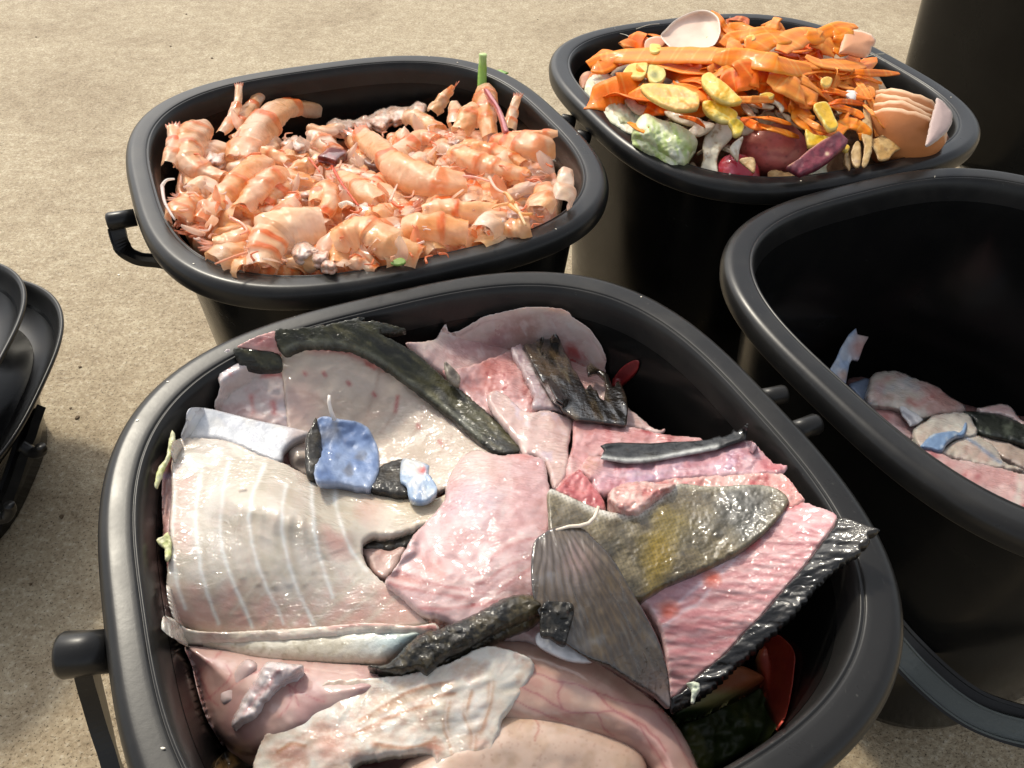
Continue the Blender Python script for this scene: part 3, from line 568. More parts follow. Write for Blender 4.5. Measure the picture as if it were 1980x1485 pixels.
# 13 organs
VN = [[(930, 1295), (1010, 1298), (1110, 1325), (1180, 1350), (1262, 1370), (1300, 1385), (1335, 1425)], [(1010, 1325), (1090, 1372), (1150, 1378), (1215, 1385), (1262, 1440), (1290, 1490)], [(1150, 1335), (1180, 1372), (1240, 1400), (1285, 1450)],
      [(1155, 1380), (1170, 1410), (1185, 1420)], [(1085, 1370), (1080, 1345), (1090, 1320)], [(1262, 1372), (1290, 1400), (1320, 1450), (1345, 1500)], [(980, 1290), (1000, 1320), (990, 1350)], [(1000, 1355), (1060, 1385), (1110, 1400)]]
def veins(p, ls, wob=10):
    p.lines((204, 140, 132), ls, 6, .25, 'P', wob).lines((172, 92, 96), ls, 1.5, .5, 'P', wob)
def c_or1(p):
    p.base((218, 178, 158)).noise((232, 198, 178), 90, .4, .65, .8, 3).noise((206, 158, 142), 60, .5, .7, .6, 6).noise((226, 190, 170), 7, .5, .7, .4, 9)
    p.blob((214, 170, 168), 1280, 1420, 80, .6).noise((200, 128, 118), 26, .68, .8, .35, 2, 30, 3); veins(p, VN)
T1(flap('fish_stomach', [(880, 1250), (940, 1234), (1000, 1232), (1080, 1248), (1160, 1283), (1240, 1335), (1290, 1378), (1325, 1425), (1350, 1480), (1375, 1560), (1280, 1570), (1240, 1480), (1100, 1440), (960, 1420), (880, 1350)], L=-2, t=14, edge=(1, 5), dome=(20, 85), g=3.6, color=c_or1, mat='organ', noise=(1.2, 90), fine=(.1, 18), **FK),
   'smooth pinkish stomach with branching red veins, curving down to the right at the front', 'organ')
def c_or2(p): p.base((220, 186, 164)).noise((230, 200, 180), 80, .4, .65, .8, 2).noise((198, 164, 134), 30, .5, .7, .5, 5).noise((180, 140, 120), 5, .68, .8, .4, 9).lines((186, 110, 96), [[(1010, 1368), (1040, 1400), (1035, 1430)], [(1095, 1380), (1110, 1400)]], 1.6, .6, 'P', 6).edge((206, 160, 140), 10, .5)
T1(flap('fish_liver', [(820, 1440), (900, 1400), (960, 1372), (1010, 1366), (1090, 1378), (1180, 1412), (1235, 1445), (1255, 1490), (1258, 1570), (780, 1570), (760, 1500)], L=6, t=14, edge=(1, 5), dome=(13, 80), g=4, color=c_or2, mat='organ', noise=(1.2, 90), fine=(.1, 18), **FK), 'smooth tan organ at the bottom edge of the photo, below the veined stomach', 'organ')
V2 = fr('E', [(215, 370), (240, 320), (290, 280), (320, 262)]), fr('E', [(225, 330), (215, 290), (200, 250)]), fr('E', [(330, 400), (420, 330), (500, 300), (620, 310)]), fr('E', [(520, 360), (600, 400), (680, 420)]), fr('E', [(620, 330), (580, 380), (590, 440)]), fr('E', [(240, 420), (300, 400), (350, 350), (340, 300)]), fr('E', [(540, 330), (560, 420), (520, 480)]), fr('E', [(250, 350), (270, 400), (300, 440)])
def c_or3(p):
    p.base((206, 166, 156)).noise((220, 186, 176), 70, .4, .65, .8, 3).noise((184, 138, 136), 50, .5, .7, .6, 6); veins(p, V2, 12)
T1(flap('fish_stomach', [(195, 228), (300, 235), (500, 270), (700, 285), (900, 310), (900, 420), (700, 520), (560, 600), (450, 612), (380, 600), (318, 555), (274, 495), (240, 400), (217, 300)], 'E', L=2, t=14, edge=(1, 5), dome=(18, 75), g=3.8, color=c_or3, mat='organ', noise=(2, 70), fine=(.15, 18), **FK), 'mauve pink organ with fine veins, front left beneath the silvery strip', 'organ')
def c_gill(p): p.base((222, 208, 206)).noise((204, 176, 180), 18, .45, .65, .8, 2, -50, 3).noise((238, 232, 228), 12, .5, .7, .7, 6, -50, 3).lines((186, 110, 110), [[(440, 420), (520, 320)], [(400, 470), (430, 430)]], 3, .6, 'E', 6)
T1(flap('cartilage_piece', [(480, 285), (560, 292), (605, 295), (590, 325), (530, 370), (480, 425), (440, 482), (400, 500), (362, 517), (355, 490), (385, 430), (400, 400), (440, 340)], 'E', L=20, t=8, edge=(1, 6), dome=(5, 18), color=c_gill, noise=(2, 18), fine=(.6, 8), jag=(1.5, 8), **FK), 'translucent white cartilage pointing down left over the mauve organ', 'fish piece')
def c_glob(p): p.base((216, 186, 182)).noise((226, 204, 200), 20, .4, .6, .8)
T1(flap('flesh_bulb', [(365, 310), (410, 275), (450, 300), (430, 350), (390, 400), (370, 440), (320, 440), (310, 400), (330, 370)], 'E', L=14, t=8, edge=(1, 5), dome=(6, 22), color=c_glob, mat='organ', noise=(.6, 30), **FK), 'pale rounded bulb on the mauve organ left of the cartilage', 'organ')
# 16 translucent collar in front
CR = [[(800, 480), (900, 420), (1000, 370), (1120, 345)], [(830, 500), (950, 445), (1080, 395), (1130, 385)], [(780, 530), (900, 470), (1050, 420)], [(860, 560), (940, 575), (1010, 570), (1060, 540)], [(1190, 380), (1170, 460), (1200, 540), (1190, 620)], [(1260, 350), (1250, 440), (1220, 520)], [(520, 590), (560, 560), (610, 570)], [(1110, 420), (1100, 500), (1130, 600)]]
def c_col(p):
    p.base((226, 214, 196)).noise((238, 232, 222), 50, .4, .62, .8, 3).noise((214, 184, 160), 34, .5, .7, .7, 6).noise((208, 168, 150), 20, .6, .75, .6, 2)
    p.blob((222, 168, 152), 560, 610, 45, .8, 'E', 26).blob((222, 160, 140), 700, 580, 40, .6, 'E').blob((206, 132, 104), 1050, 590, 20, .8, 'E').blob((214, 178, 142), 930, 430, 60, .6, 'E', 22, -20).blob((240, 238, 236), 1210, 450, 50, .6, 'E')
    p.lines((186, 132, 98), [[(q[0], q[1] + 11) for q in l_] for l_ in CR], 5, .9, 'E').lines((244, 238, 228), CR, 3.2, .7, 'E', 5).edge((244, 240, 232), 5, .8)
    for k in range(9): p.lines((216, 204, 190), [[(1000 + 34 * k, 350 - 6 * k), (1020 + 34 * k, 330 - 8 * k), (1036 + 34 * k, 300 - 4 * k)]], 2, .5, 'E')
T1(flap('fish_collar', [(1215, 233), (1290, 230), (1380, 260), (1412, 292), (1392, 350), (1342, 430), (1302, 480), (1280, 560), (1215, 670), (1130, 690), (1070, 657), (1050, 602), (960, 600), (870, 612), (780, 635), (760, 700), (450, 700), (455, 560), (520, 500), (560, 440), (640, 388), (690, 348), (800, 340), (960, 325), (1100, 290)], 'E', L=18, t=6, edge=(3, 12), g=3.2,
   color=c_col, crum=.5, noise=(1.6, 50), fine=(.15, 12), jag=(1.5, 10), ridges=[(fr('E', l_), 5, 2.8) for l_ in CR], nang=-25, nst=1.8, bumps=[fr('E', [(620, 450)])[0] + (50, 5)], **FK), 'pearly translucent fish collar with tan ridges, front centre', 'fish piece')
T1(flap('orange_flecked_chunk', [(295, 645), (320, 605), (352, 585), (440, 600), (450, 700), (310, 700)], 'E', L=-6, t=8, edge=(2, 8), color=lambda p: p.base((60, 50, 38)).noise((196, 150, 90), 18, .5, .65, .9, 3).noise((226, 206, 184), 14, .6, .72, .8, 7), mat='skin', noise=(2, 20), fine=(.6, 8), **FK), 'dark chunk flecked with ochre at the bottom edge, left of the collar', 'fish piece')

# ---- right half
# back loop of flesh
BR = [(180, 350), (400, 290), (560, 195), (700, 152), (870, 125), (1000, 135), (1120, 160), (1220, 230), (1330, 330), (1400, 450)]
def c_loop(p):
    p.base((222, 182, 176)).noise((234, 206, 198), 60, .4, .65, .8, 3).noise((204, 150, 148), 40, .5, .7, .6, 6)
    p.lines((240, 220, 208), [BR], 22, .75, 'G').blob((190, 138, 140), 500, 400, 70, .6, 'G', 20, -15).blob((184, 132, 120), 880, 290, 32, .7, 'G').blob((204, 80, 80), 1240, 460, 20, .8, 'G', 9, 30).blob((210, 96, 92), 1190, 430, 12, .7, 'G').noise((242, 228, 224), 9, .62, .78, .5, 8, 60, 3)
    for k in range(10): p.lines((244, 230, 224), [[(1020 + 34 * k, 190 + 14 * k), (1080 + 34 * k, 150 + 22 * k)]], 1.8, .5, 'G')
T1(flap('fish_belly_flap', [(10, 370), (80, 366), (220, 345), (255, 300), (305, 228), (325, 290), (400, 280), (560, 190), (600, 175), (700, 148), (870, 115), (1000, 113), (1130, 125), (1190, 150), (1215, 185), (1330, 260), (1412, 370), (1457, 480), (1452, 570), (1500, 690), (1600, 820), (1700, 900), (1800, 985), (1850, 995), (1880, 985), (1875, 1010), (1820, 1020), (1700, 990), (1400, 940), (1200, 890), (900, 640), (430, 600), (270, 580), (100, 450)], 'G', L=-2, t=6, edge=(2.5, 10), g=3.4,
   color=c_loop, noise=(1.4, 50), fine=(.25, 12), ridges=[(fr('G', BR), 24, 9)], bumps=[fr('G', [(600, 400)])[0] + (70, -5), fr('G', [(1300, 640)])[0] + (30, -12)], jag=(1, 9), **FK), 'pink curved belly flap standing at the back of the front bucket', 'fish piece')
def c_mid(p):
    p.base((214, 160, 156)).noise((228, 186, 182), 40, .42, .65, .8, 3).noise((190, 116, 112), 34, .52, .7, .8, 6).noise((236, 210, 208), 10, .62, .78, .5, 8, -40, 2)
    p.blob((196, 104, 96), 690, 580, 40, .6, 'G').blob((206, 120, 108), 600, 640, 16, .8, 'G', 30).lines((158, 50, 52), [[(725, 610), (730, 690), (740, 700)], [(720, 715), (750, 680)], [(600, 600), (610, 660)]], 1.8, .8, 'G', 4).edge((238, 208, 200), 5, .6)
T1(flap('fish_flesh_chunk', [(280, 580), (330, 560), (420, 550), (550, 510), (650, 470), (770, 425), (850, 400), (960, 480), (1040, 620), (1130, 760), (1200, 880), (1235, 910), (1190, 1000), (1100, 1060), (1000, 1060), (880, 1170), (800, 1110), (700, 950), (560, 850), (470, 790), (400, 700)], 'G', L=3, t=6, edge=(2.5, 10), g=3.4, color=c_mid, noise=(2.5, 34), fine=(.5, 10), jag=(1.5, 9), **FK), 'rough pink flesh chunk between the dark olive back fin and the black spiny fin', 'fish piece')
def c_tip(p): p.base((94, 84, 76)).noise((150, 138, 122), 12, .5, .7, .8, 3).edge((180, 168, 150), 4, .7)
T1(flap('skin_tip', [(290, 520), (305, 505), (345, 540), (385, 580), (410, 620), (400, 670), (370, 660), (320, 620), (300, 570)], 'G', L=10, t=4, edge=(2, 6), g=3, color=c_tip, mat='skin', noise=(.6, 12), **FK), 'small grey pointed skin tip beside the dark olive fin', 'fish skin')
def c_bel(p): p.base((216, 180, 170)).noise((226, 194, 184), 60, .4, .6, .8).noise((206, 160, 154), 30, .52, .7, .6, 6).lines((236, 208, 196), [[(905, 900), (880, 1050), (870, 1150)]], 5, .7, 'G', 4).noise((216, 196, 214), 20, .6, .75, .6, 9).edge((232, 204, 196), 5, .6)
T1(flap('belly_piece', [(600, 740), (700, 720), (880, 860), (1040, 855), (1190, 905), (1215, 960), (1190, 1100), (1175, 1300), (1090, 1420), (1030, 1250), (960, 1180), (870, 1170), (820, 1080), (720, 960), (640, 860)], 'G', L=8, t=6, edge=(3, 12), g=3.4, crum=.3, tex=.5, color=c_bel, noise=(1.6, 50), fine=(.3, 12), **FK), 'smooth pale pink belly piece in the centre, left of the dark red crease', 'fish piece')
# black spiny fin
PF = piece('fish_fin', 'glossy black brown spiny fin standing upright near the centre of the front bucket', 'fin')
def rays(cx, cy, fan, c, k, w=1.6):
    def f(p):
        a = np.degrees(np.arctan2(p.y - cy, p.x - cx)); p.mix(c, (0.5 + .5 * np.sin(a * fan + 3 * fbm(p.x, p.y, 30, 2, 3))) ** w * k)
    return f
def c_fin(p): p.base((34, 29, 25)).noise((84, 66, 44), 20, .45, .65, .8, 3, 68, 4); rays(700, 400, 1.6, (26, 24, 22), .8)(p); p.noise((110, 96, 70), 8, .6, .75, .6, 5, 68, 4)
FINR = [fr('G', [(960 + 58 * k, 370 + 62 * k), (1010 + 50 * k, 560 + 48 * k), (1130 + 34 * k, 830 + 18 * k)]) for k in range(9)]
flap('fin_web', [(860, 392), (890, 375), (930, 380), (1000, 328), (1015, 350), (1045, 353), (1090, 303), (1112, 330), (1135, 375), (1160, 440), (1195, 490), (1215, 560), (1245, 590), (1280, 660), (1312, 712), (1325, 690), (1342, 673), (1365, 710), (1390, 718), (1410, 770), (1440, 790), (1455, 700), (1440, 620), (1400, 580), (1330, 600), (1315, 550), (1345, 515), (1400, 560), (1470, 600), (1500, 690), (1520, 690), (1528, 660), (1550, 648), (1575, 690), (1602, 760), (1614, 850), (1602, 968), (1500, 955), (1240, 922), (1150, 865), (1060, 770), (960, 600)], 'G', L=13, t=3, edge=(1, 5), g=2.8, smooth=False, color=c_fin,
     mat=material('wet_fin', rough=.18, bump=.5, bscale=260, coat=.9, aniso=(1, .2, 1, -20)), noise=(1.2, 26), nang=68, nst=3, fine=(.35, 7), ridges=[(l_, 4, 2.2) for l_ in FINR], parent=PF, **FK)
flap('fin_base', [(775, 425), (800, 400), (865, 392), (960, 590), (1060, 770), (1150, 860), (1100, 850), (1000, 840), (930, 830), (930, 740), (860, 590)], 'G', L=9, t=5, edge=(2, 8), g=3, color=lambda p: p.base((200, 176, 176)).noise((170, 140, 146), 12, .45, .6, .8, 3).noise((226, 214, 216), 14, .5, .7, .7, 6).lines((60, 56, 50), [[(870, 400), (960, 590), (1060, 765), (1120, 850)]], 5, .9, 'G'), noise=(1, 18), fine=(.4, 8), parent=PF, **FK)
# pink pieces lower right
def c_p5(p): p.base((214, 150, 148)).noise((230, 190, 184), 40, .42, .65, .8, 3).noise((186, 92, 90), 28, .55, .72, .7, 6).lines((160, 40, 42), [[(225, 115), (215, 180), (210, 240)], [(480, 160), (520, 180)]], 4, .8, 'D', 8).lines((240, 220, 214), [[(240, 115), (350, 140), (480, 160)]], 3, .8, 'D').edge((236, 204, 198), 4, .6)
T1(flap('fish_flesh_strip', [(225, 112), (300, 118), (400, 140), (480, 152), (560, 172), (640, 182), (715, 188), (720, 215), (560, 240), (420, 260), (320, 270), (290, 320), (240, 350), (150, 395), (190, 300), (215, 220)], 'D', L=8, t=6, edge=(2.5, 9), g=3.4, color=c_p5, noise=(1.8, 34), fine=(.4, 10), jag=(1.2, 9), **FK), 'pink flesh strip running right from the dark red crease, behind the black edged strip', 'fish piece')
PG = piece('backbone_strip', 'pink strip topped by black spiny skin, in front of the bucket back right wall', 'fish piece')
def c_q5(p): p.base((206, 150, 160)).noise((226, 182, 188), 30, .42, .62, .8, 3, -8, 3).noise((186, 110, 118), 14, .5, .7, .7, 6, 90, 2).noise((190, 160, 190), 34, .6, .8, .6, 8).blob((196, 72, 76), 1000, 300, 34, .7, 'D', 20).lines((230, 196, 200), [[(330, 300), (640, 285), (900, 230)], [(330, 340), (600, 330), (800, 300)]], 4, .6, 'D', 6).blob((222, 160, 130), 280, 290, 24, .7, 'D').edge((240, 214, 208), 4, .6)
flap('flesh', [(330, 258), (480, 272), (640, 250), (780, 225), (905, 197), (945, 225), (980, 260), (1010, 288), (1060, 298), (1030, 330), (960, 335), (700, 350), (520, 372), (400, 402), (320, 405), (290, 360), (262, 330), (248, 305), (270, 268)], 'D', L=12, t=7, edge=(3, 10), g=3.2, color=c_q5, noise=(1.6, 26), fine=(.5, 9), jag=(1.5, 8), parent=PG, **FK)
def c_bs(p): p.base((30, 30, 31)).noise((60, 58, 56), 8, .5, .7, .7, 3, -6, 4).noise((12, 12, 13), 14, .5, .7, .7, 6).lines((226, 226, 220), [[(325, 268), (420, 282), (500, 280), (640, 256), (780, 230)]], 5, .95, 'D', 3)
flap('spiny_skin', [(325, 222), (345, 213), (400, 208), (520, 212), (600, 206), (700, 203), (750, 196), (795, 180), (800, 188), (840, 172), (848, 155), (858, 168), (905, 130), (898, 198), (780, 236), (640, 262), (500, 288), (420, 290), (325, 272), (340, 240)], 'D', L=16, t=1.5, edge=(1.5, 6), g=3, smooth=False, color=c_bs, mat='skin', noise=(.6, 18), fine=(.5, 7), nang=-6, nst=3, parent=PG, **FK)
def c_q6(p): p.base((204, 96, 98)).noise((228, 150, 146), 24, .42, .65, .8, 3).noise((160, 44, 48), 22, .52, .7, .7, 6).edge((236, 180, 170), 4, .7)
T1(flap('red_flesh_chunk', [(150, 390), (190, 350), (240, 312), (268, 335), (290, 362), (335, 422), (345, 470), (300, 470), (250, 450), (160, 405)], 'D', L=13, t=7, edge=(3, 10), g=3, color=c_q6, noise=(1.6, 20), fine=(.5, 8), **FK), 'raw dark red flesh chunk above the white edge of the olive skinned piece', 'fish piece')
def c_q6b(p): p.base((226, 166, 156)).noise((238, 204, 192), 16, .45, .62, .8, 3).noise((196, 90, 86), 14, .56, .7, .7, 6)
T1(flap('flesh_lump', [(355, 430), (370, 390), (420, 366), (500, 358), (560, 368), (625, 372), (560, 425), (500, 470), (470, 492), (400, 478)], 'D', L=15, t=8, edge=(2, 7), dome=(4, 16), g=3, color=c_q6b, noise=(1.6, 16), fine=(.6, 8), **FK), 'pinkish orange flesh lump beside the raw red chunk', 'fish piece')
# pink bridge
def c_br(p): p.base((220, 150, 142)).noise((236, 196, 184), 26, .42, .62, .8, 3).noise((192, 70, 72), 26, .54, .7, .7, 6).edge((240, 214, 204), 4, .5)
T1(flap('fish_flesh_strip', [(520, 375), (620, 345), (800, 335), (960, 325), (1035, 328), (1080, 368), (1112, 410), (1128, 432), (1100, 455), (1062, 470), (1045, 420), (960, 400), (760, 400), (620, 400)], 'D', L=11, t=6, edge=(2.5, 9), g=3.2, color=c_br, noise=(1.4, 20), fine=(.4, 8), jag=(1, 8), **FK), 'red and pink cut edge above the olive scaly skin, ending at the bucket wall', 'fish piece')
# olive skin
def c_ol(p):
    p.base((104, 90, 64)).noise((134, 120, 88), 34, .42, .62, .8, 3).noise((70, 62, 46), 24, .5, .7, .7, 6).noise((156, 144, 112), 6, .58, .74, .35, 8).noise((58, 50, 38), 5, .6, .76, .4, 2)
    p.blob((150, 122, 28), 555, 640, 62, .85, 'D', 30, 100).blob((150, 130, 60), 600, 540, 40, .5, 'D').blob((82, 84, 84), 880, 480, 60, .6, 'D')
    p.lines((236, 230, 218), [[(128, 396), (240, 446), (330, 482), (440, 498), (500, 480), (560, 432), (620, 380)]], 9, 1, 'D', 4).lines((206, 200, 180), [[(640, 380), (760, 388), (900, 380), (1000, 392)]], 6, .6, 'D', 6)
    s = np.sin(p.x * .62 + p.y * .3) * np.sin(p.x * -.3 + p.y * .62); p.mix((60, 58, 50), np.clip(s, 0, 1) * .5)
T1(flap('skin_side_fillet', [(128, 388), (240, 432), (330, 468), (440, 486), (500, 466), (560, 418), (625, 368), (760, 378), (900, 370), (1000, 380), (1060, 420), (1052, 465), (985, 545), (885, 625), (765, 690), (620, 748), (540, 790), (470, 822), (380, 760), (320, 660), (230, 600), (140, 620), (120, 480)], 'D', L=14, t=6, edge=(3, 12), g=2.8, color=c_ol, mat=material('olive_scaly_skin', rough=.45, spec=.3, bump=.12, bscale=500, bump2=.15, b2scale=1100, coat=.8, mott=.2, cbump=.35), noise=(1.6, 60), fine=(.3, 6),
   bumps=[fr('D', [(860, 430)])[0] + (60, 3)], ridges=[(fr('D', [(520, 480), (600, 560), (620, 680)]), 22, -2.5)], **FK), 'fish side with olive brown scaly skin and a yellow patch', 'fish fillet')
# ribbed pink slab
PH_ = piece('fish_backbone_slab', 'long pink ribbed slab edged by a ragged black fin, leaning on the bucket right rim', 'fish fillet')
DG = [[(470, 810), (560, 780), (660, 740)]]
def c_rb(p):
    p.base((214, 146, 148)).noise((226, 172, 170), 60, .4, .62, .7, 3)
    q = (p.x - 1000) * -.25 + (p.y - 750) * 1.0
    u = fbm(p.x, p.y, 40, 2, 3) * 26 + (p.x * .12 + p.y)     # muscle bands run across the slab
    right = np.clip((((p.x - 1000) * .62 + (p.y - 750) * .78) * 1.0 - 380) / 30, 0, 1)
    s = .5 + .5 * np.sin(u / 3.6); p.mix((186, 96, 104), s ** 2 * .3).mix((240, 206, 204), (1 - s) ** 3 * .45)
    p.blob((196, 148, 158), 640, 780, 70, .8, 'D', 30, -30).blob((196, 150, 156), 980, 560, 60, .6, 'D', 18, -35)
    p.lines((236, 214, 220), [[(500, 880), (620, 850), (760, 720), (900, 600), (1060, 480)], [(550, 950), (640, 880), (720, 830), (800, 720), (950, 580)], [(560, 850), (600, 830)]], 4.5, .8, 'D', 6)
    p.blob((214, 104, 84), 765, 745, 14, .95, 'D').blob((214, 104, 84), 590, 868, 16, .95, 'D').blob((210, 92, 84), 915, 610, 14, .8, 'D').lines((186, 44, 46), [[(1055, 470), (1110, 450)], [(870, 640), (940, 595)]], 5, .7, 'D', 8)
    p.edge((242, 226, 222), 5, .7)
flap('flesh', [(1120, 440), (1165, 455), (1215, 470), (1255, 498), (1240, 540), (1192, 602), (1135, 682), (1085, 742), (1022, 812), (955, 892), (882, 965), (820, 1035), (700, 1135), (640, 1190), (598, 1215), (590, 1100), (566, 960), (515, 860), (462, 805), (620, 735), (760, 672), (880, 612), (980, 532), (1050, 458)], 'D', L=11, t=7, edge=(3, 10), g=2.8, crum=.35, tex=.7, color=c_rb, noise=(1.2, 40), fine=(.3, 8), nang=7, nst=4, jag=(1, 9), parent=PH_, ridges=[(fr('D', [(500, 900), (620, 850), (760, 720), (900, 600), (1060, 480)]), 10, 1.5)], zf=ZF, key=None)
rr = random.Random(4); outer = [(1290, 500), (1330, 515), (1380, 535), (1425, 545), (1412, 560), (1375, 568), (1385, 590), (1375, 612), (1345, 618), (1350, 640)]
jl = crom([(1350, 640), (1290, 670), (1210, 735), (1160, 785), (1085, 880), (1000, 960), (905, 1045), (850, 1090), (780, 1160), (700, 1215), (640, 1245), (600, 1262)], False, 7)
for i, q in enumerate(jl[1:-1]):
    k = (6 if i % 2 else -4) * rr.uniform(.2, 1.5); outer.append((q[0] + k * .8 + (5 if i % 2 else 0), q[1] + k * .3))
outer += [(600, 1262), (597, 1205), (640, 1185), (700, 1125), (820, 1028), (882, 955), (955, 885), (1022, 805), (1085, 735), (1135, 675), (1192, 598), (1240, 535), (1250, 500)]
def c_q9(p): p.base((17, 16, 16)).noise((36, 34, 32), 12, .48, .66, .8, 3, -38, 3).noise((7, 7, 8), 20, .5, .7, .7, 6).noise((80, 76, 70), 6, .68, .8, .6, 8, -38, 4).blob((64, 54, 42), 1330, 560, 40, .5, 'D')
flap('fin_edge', outer, 'D', L=14, t=4, edge=(3, 11), g=2.8, smooth=False, color=c_q9, mat=material('black_wet_fin', rough=.45, spec=.25, bump=.15, bscale=300, bump2=.15, coat=.6, cbump=.35), noise=(1.0, 18), fine=(.3, 8), nang=-10, nst=3, parent=PH_, zf=ZF, key=None)
# pectoral fin
def c_pf(p):
    p.base((74, 60, 44)).noise((104, 86, 60), 40, .42, .62, .8, 3).blob((138, 128, 128), 170, 690, 75, .75, 'D').blob((168, 130, 126), 240, 680, 30, .5, 'D'); rays(1060, 960, 1.1, (58, 46, 34), .6, 2)(p); rays(1060, 960, 2.9, (128, 104, 70), .3, 3)(p); p.blob((60, 50, 40), 480, 1080, 60, .5, 'D', 30, 60)
    p.noise((148, 156, 172), 40, .62, .8, .4, 5).edge((34, 32, 34), 4, .8).blob((120, 96, 96), 560, 1180, 40, .5, 'D')
FR_ = [[(1110 + 3 * k, 1090 - 4 * k), (1120 + 14 * k, 1220 - 3 * k), (1125 + 19 * k, 1300 - 2 * k)] for k in range(9)]
PFN = flap('fish_fin', [(60, 620), (110, 560), (180, 535), (250, 540), (305, 590), (372, 660), (440, 775), (510, 895), (560, 1000), (588, 1100), (598, 1180), (598, 1250), (540, 1200), (460, 1150), (360, 1085), (280, 1055), (180, 990), (110, 930), (60, 800)], 'D', L=22, t=2.5, edge=(1, 5), g=2.8, color=c_pf,
   mat=material('translucent_fin', rough=.2, bump=.35, bscale=240, coat=.9, mott=.12, aniso=(1, .15, 1, 15)), noise=(1.2, 60), fine=(.5, 6), nang=70, nst=6, ridges=[(l_, 4, .9) for l_ in FR_] + [(fr('D', [(150, 660), (350, 760), (480, 960)]), 50, 6)], **FK)
T1(PFN, 'large rounded brown pectoral fin with fine rays, centre right', 'fin')
T1(flap('skin_scrap', [(100, 840), (160, 830), (215, 838), (222, 880), (200, 960), (185, 1000), (130, 970), (90, 950)], 'D', L=25, t=3, edge=(1.5, 7), g=3, color=c_bk, mat='skin', noise=(1.5, 16), fine=(.6, 8), **FK), 'dark wet skin scrap lying on the lower left of the rounded fin', 'fish skin')
T1(flap('membrane', [(85, 950), (130, 968), (190, 1000), (300, 1062), (200, 1060), (80, 1000)], 'D', L=18, t=2, edge=(1, 5), color=lambda p: p.base((206, 204, 206)).noise((226, 222, 222), 20), mat='silver', noise=(.8, 20), **FK), 'whitish membrane strip between the rounded fin and the veined stomach', 'fish skin')
T1(flap('cabbage_scrap', [(663, 1152), (690, 1145), (713, 1152), (716, 1180), (700, 1205), (692, 1232), (680, 1225), (684, 1185)], 'D', L=24, t=1.5, edge=(.6, 4), g=2.6, color=lambda p: p.base((206, 214, 188)).noise((226, 230, 214), 14), mat='veg', noise=(2, 14), smooth=False, zf=ZF, key=None), 'small folded pale green leaf bit at the lower tip of the black fin', 'cabbage')
T1(sweep('tendon', unproj([1157, 1150, 1138, 1120, 1100, 1075], [980, 1000, 1012, 1017, 1018, 1025], ZF(np.full(6, 1120.), np.full(6, 1000.)) + .024), [.0007, .0008, .0008, .0008, .0007, .0005], material('tendon', color=(226, 208, 188), rough=.3, coat=.5)), 'pale curved tendon lying across the top of the rounded fin', 'tendon')
# melon rinds deep in the bucket
ZD = tps([(1200, 1300, -92), (1500, 1250, -88), (1550, 1400, -95), (1300, 1480, -100), (1450, 1100, -85)])
def c_mr(p): p.base((196, 74, 50)).noise((170, 52, 40), 30, .45, .6, .7).mix((206, 178, 110), np.clip((1.0 - p.d / 14), 0, 1) * np.clip((1480 - p.x) / 25, 0, 1))
def c_mo(p): p.base((206, 122, 74)).mix((190, 186, 120), np.clip((p.y - 1325) / 20, 0, 1)).mix((52, 76, 34), np.clip((p.y - 1362) / 14, 0, 1))
def c_mg(p): p.base((58, 74, 30)).noise((120, 124, 60), 40, .5, .62, .8, 3, 80, 3)
MK = dict(zf=ZD, key='fish', mat='veg')
tag(flap('melon_rind', [(1300, 440), (1330, 382), (1400, 390), (1482, 480), (1482, 600), (1455, 780), (1412, 905), (1370, 850), (1290, 640), (1258, 520)], 'X', L=0, t=8, dome=(4, 20), color=c_mr, **MK), 'red fleshed watermelon rind standing upright in the dark right side of the front bucket', 'melon rind')
tag(flap('melon_rind', [(760, 860), (900, 700), (1050, 620), (1160, 565), (1290, 620), (1300, 650), (1240, 690), (1100, 760), (950, 835), (820, 870)], 'X', L=6, t=8, dome=(4, 20), color=c_mo, **MK), 'orange melon rind with green outer skin lying below the black fin tip', 'melon rind')
tag(flap('melon_rind', [(820, 900), (1000, 820), (1200, 740), (1290, 700), (1340, 850), (1380, 920), (1300, 990), (1000, 1180), (850, 1180), (800, 1000)], 'X', L=-6, t=10, dome=(4, 30), color=c_mg, noise=(4, 40), **MK), 'dark green melon rinds lowest in the shadowed front bucket', 'melon rind')
tag(flap('red_pepper_strip', [(1500, 650), (1560, 560), (1640, 505), (1692, 505), (1680, 560), (1600, 640), (1530, 690)], 'G', L=-4, t=4, dome=(3, 8), color=lambda p: p.base((110, 20, 26)).edge((150, 40, 40), 3), mat='veg', zf=ZF, key='fish'), 'dark red pepper strip half hidden in shadow behind the spiny fin', 'pepper')

